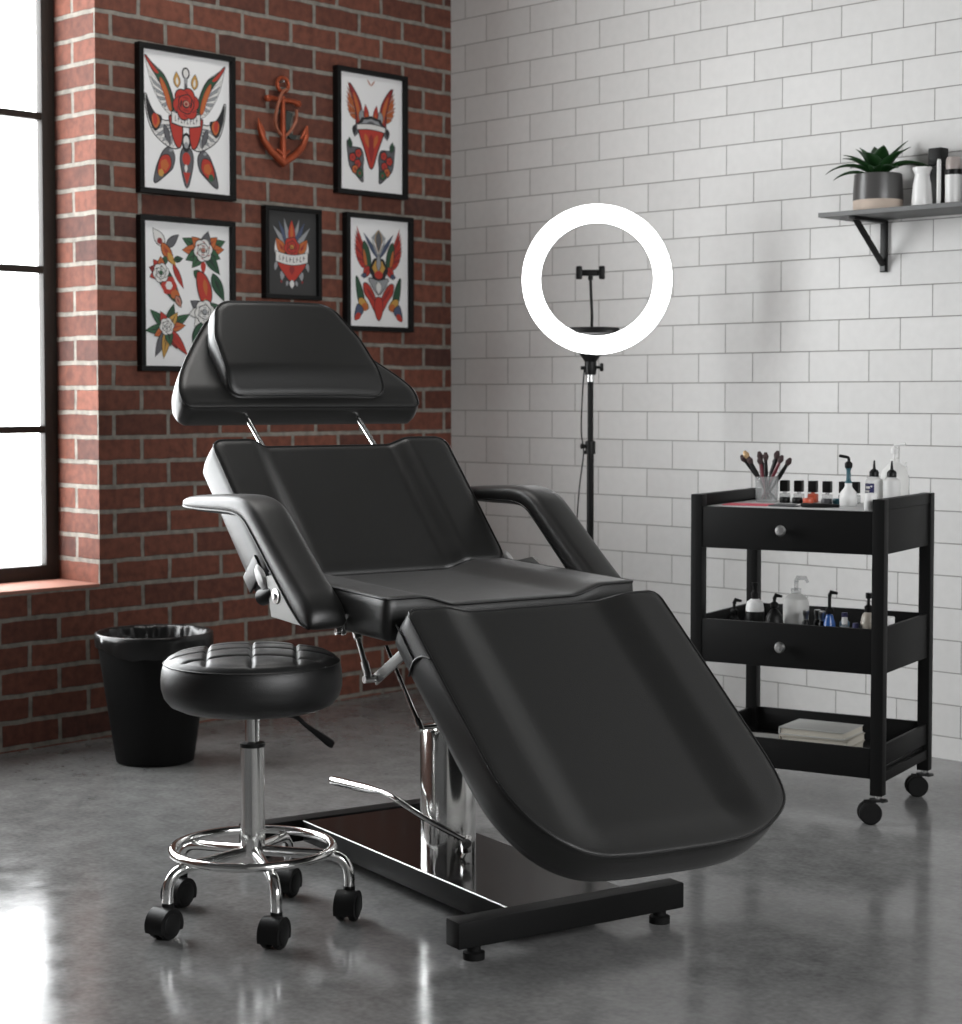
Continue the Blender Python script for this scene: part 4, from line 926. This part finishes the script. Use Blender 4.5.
# ---- bottom tray: books and papers
ZB = .1422
def book(label, x, y, z, w, d, h, rz, cov, grp='books stacked in the bottom tray'):
    t = thing('book', label, 'book', cl(x, y, z), R(13+rz), grp)
    b = MB(); b.box((0, 0, .0015), (w, d, .003), bev=.0008); b.box((0, 0, h-.0015), (w, d, .003), bev=.0008); b.box((-w/2+.0015, 0, h/2), (.003, d, h-.001)); b.build('cover', cov, t)
    b = MB(); b.box((.002, 0, h/2), (w-.008, d-.006, h-.0064)); b.build('pages', M_CREAM, t); return t
book('beige book at the bottom of the stack in the lowest tray', -.245, .195, ZB, .200, .150, .022, -2, M_COVER2)
book('beige book in the middle of the stack in the lowest tray', -.238, .198, ZB+.0225, .195, .150, .022, 2, M_COVER2)
book('pale grey book on top of the stack in the lowest tray', -.242, .200, ZB+.045, .188, .148, .021, -1, M_COVER)
t = thing('magazine', 'flat pale grey magazine at the left of the lowest tray', 'magazine', cl(-.445, .19, ZB), R(13+4))
b = MB(); b.box((0, 0, .004), (.120, .24, .008), bev=.001); b.build('pages', M_COVER, t)
b = MB(); b.box((.052, -.118, .0095), (.012, .012, .003), bev=.001); b.build('clip', M_PLAST, t)

# ------------------------------------------------------------------ wall shelf
SH = thing('wall_shelf', 'grey painted shelf mounted on the white tiled wall above the trolley', 'shelf', (1.815, 0, 1.661))
b = MB(); b.box((.50, -.1085, .007), (1.0, .213, .014), bev=.001); b.build('board', M_SHELF, SH)
for x in (.105, .85):
    b = MB(); b.box((x, -.007, -.082), (.022, .012, .16), bev=.001); b.box((x, -.10, -.006), (.022, .18, .010), bev=.001)
    p0, p1 = Vector((x, -.165, -.012)), Vector((x, -.018, -.135)); L = (p1-p0).length
    b.box((p0+p1)/2, (.016, L+.012, .012), Matrix.Rotation(math.atan2(p1.z-p0.z, p1.y-p0.y), 3, 'X'), bev=.001)
    bk = b.build('bracket', M_PLAST, SH)
    b = MB(); b.box((x-.001, -.0145, -.148), (.016, .003, .02)); b.build('bracket_tip', M_SHELF, bk)
ZS = 1.6752
PT = thing('potted_plant', 'leafy green plant in charcoal and clay pot on wall shelf', 'plant', (1.962, -.112, ZS))
b = MB(); b.lathe([(0, 0), (.070, 0), (.0745, .003), (.0752, .034), (0, .034)], seg=48); b.build('pot_base', M_POTB, PT)
b = MB(); b.lathe([(0, .034), (.0755, .034), (.0755, .060), (.072, .112), (.070, .114), (.067, .112), (.066, .100), (0, .100)], seg=48); pot = b.build('pot', M_POT, PT)
b = MB(); b.lathe([(0, .1002), (.0655, .1002), (0, .106)], seg=32); b.build('soil', M_SOIL, pot)
b = MB()
def leafm(b, az, L, el, w, droop, z0=.10):
    n = 10; c, s_ = math.cos(az), math.sin(az); p = Vector((c*.010, s_*.010, z0)); e = el; prev = None
    side = Vector((-s_, c, 0))
    for i in range(n+1):
        t = i/n; ww = w*math.sin(PI*min(1, .10+.90*t)**.85)*(1 if t < 1 else 0)
        up = Vector((-c*math.sin(e), -s_*math.sin(e), math.cos(e)))
        row = [b.bm.verts.new(p+side*ww*k+up*(abs(k)*ww*.35)) for k in (-1, 0, 1)]
        if prev:
            for k in (0, 1): b.bm.faces.new((prev[k], prev[k+1], row[k+1], row[k]))
        prev = row
        st = L/n; p = p+Vector((c*math.cos(e), s_*math.cos(e), math.sin(e)))*st; e -= droop/n
rv = math.atan2(.6975, .7165)     # direction that reads as "right" from the front of the room
for az, L, el, w, dr in ((rv+PI+.1, .19, .75, .015, 1.5), (rv+PI-.35, .15, .55, .014, 1.2), (rv+PI+.5, .16, .8, .013, .9), (rv+PI, .14, 1.05, .013, .9), (rv+.1, .19, .85, .017, 1.5), (rv-.4, .17, .9, .016, 1.5), (rv+.5, .15, .9, .015, .9), (rv, .15, 1.15, .017, .7),
                           (rv-.9, .14, 1.1, .019, .9), (rv-1.6, .14, 1.25, .020, .9), (rv-2.2, .13, 1.15, .020, 1.0), (rv+1.5, .15, 1.2, .018, .5), (rv+.3, .17, 1.15, .014, .5), (rv+2.3, .14, 1.2, .018, .6), (rv-1.2, .12, .8, .018, 1.3), (rv-1.9, .12, .8, .018, 1.3), (rv+PI-.9, .13, .9, .017, 1.1), (rv-.2, .12, 1.3, .02, .5), (rv+PI+.2, .12, 1.3, .02, .5), (rv-.6, .20, .75, .013, 1.4)):
    leafm(b, az, L*.9, el, w*1.4, dr)
fo = b.build('leaves', M_LEAF, PT, sharp=180); sm = fo.modifiers.new('s', 'SOLIDIFY'); sm.thickness = .0012
b = MB(); b.lathe([(0, 0), (.029, 0), (.0305, .003), (.0305, .02), (.027, .07), (.021, .098), (.022, .103), (.0285, .116), (.0285, .121), (.025, .119), (.018, .103), (.018, .06), (0, .02)], seg=40)
o = b.build('vase', M_CERAM, None, loc=(2.119, -.12, ZS)); tag(o, 'small white ceramic vase beside the potted plant on the shelf', 'vase')
t = thing('dropper_bottle', 'black bottle with large square cap behind the white vase', 'bottle', (2.126, -.040, ZS))
b = MB(); b.box((0, 0, .0665), (.036, .034, .133), bev=.004); b.build('body', M_PLAST, t)
b = MB(); b.box((0, 0, .159), (.046, .042, .052), bev=.004); b.build('cap', M_PLAST, t)
t = thing('amber_bottle', 'white labelled bottle with dark collar right of the vase on shelf', 'bottle', (2.210, -.095, ZS)); t.scale = (.88, .88, .97)
b = MB(); b.lathe([(0, 0), (.027, 0), (.028, .003), (.028, .012), (0, .012)], seg=32); b.build('base_band', mat('dark_red_band', (.18, .02, .02), .4), t)
b = MB(); b.lathe([(0, .012), (.028, .012), (.028, .096), (0, .096)], seg=32); b.build('label', M_WHITE, t)
b = MB(); b.lathe([(0, .096), (.0295, .096), (.0295, .112), (0, .112)], seg=32); b.build('collar', M_PLAST, t)
b = MB(); b.lathe([(0, .112), (.026, .112), (.026, .142), (.022, .150), (0, .150)], seg=32); b.build('cap', mat('smoky_cap', (.38, .33, .31), .3), t)
b = MB(); b.tube([(2.194, -.152, ZS), (2.194, -.152, ZS+.004), (2.194, -.152, ZS+.13), (2.194, -.152, ZS+.136)], [.004, .0062, .0062, .004], 14); o = b.build('lip_balm', M_WHITE, None); tag(o, 'slim white tube standing before the labelled bottle on shelf', 'tube')
t = thing('shelf_bottle', 'white bottle with black collar at the far right of the shelf', 'bottle', (2.285, -.10, ZS))
b = MB(); b.lathe([(0, 0), (.030, 0), (.031, .003), (.031, .098), (0, .098)], seg=32); b.build('body', M_WHITE, t)
b = MB(); b.lathe([(0, .098), (.031, .098), (.031, .114), (.018, .12), (.018, .145), (0, .146)], seg=32); b.build('cap', M_PLAST, t)

# ------------------------------------------------------------------ light
w = bpy.data.worlds.new('World'); S.world = w; w.use_nodes = True
bg = w.node_tree.nodes['Background']; bg.inputs[0].default_value = (.985, .99, 1, 1); bg.inputs[1].default_value = 13.0
def area(name, loc, rot, sx, sy, power, portal=False, col=(1, 1, 1)):
    l = bpy.data.lights.new(name, 'AREA'); l.shape = 'RECTANGLE'; l.size = sx; l.size_y = sy; l.energy = power; l.color = col
    if portal: l.cycles.is_portal = True
    o = bpy.data.objects.new(name, l); COL.objects.link(o); o.location = loc; o.rotation_euler = rot; return o
area('window_daylight', (-.30, (WY0+WY1)/2, (WZ0+WZ1)/2), (0, R(-90), 0), WZ1-WZ0, WY1-WY0, 1, True)
area('added_window_fill', (X1+.2, (RW[0]+RW[1])/2, (RW[2]+RW[3])/2), (0, R(90), 0), RW[3]-RW[2], RW[1]-RW[0], 1, True)  # portal for the added right window, fill on brick wall and prints
area('added_ceiling_fill', (FILL_XY[0], FILL_XY[1], H-.06), (0, 0, 0), .7, .7, 12, col=(1, .98, .95))  # added fill light under the ceiling, no fixture modelled

# ------------------------------------------------------------------ camera
cam = bpy.data.cameras.new('camera'); co = bpy.data.objects.new('camera', cam); COL.objects.link(co)
F_PX = 1834.27
cam.sensor_fit = 'HORIZONTAL'; cam.sensor_width = 36; cam.lens = F_PX/962*36
co.location = (5.02568, -4.99784, 1.11); co.rotation_euler = (PI/2-.045144, 0, .77196)
cam.shift_y = -(512-480)/962
cam.dof.use_dof = True; cam.dof.focus_distance = 4.1; cam.dof.aperture_fstop = 6.5
S.camera = co
S.view_settings.view_transform = 'Standard'; S.view_settings.look = 'None'; S.view_settings.gamma = 1; S.view_settings.exposure = 0
S.view_settings.use_curve_mapping = False
S.cycles.sample_clamp_indirect = 6
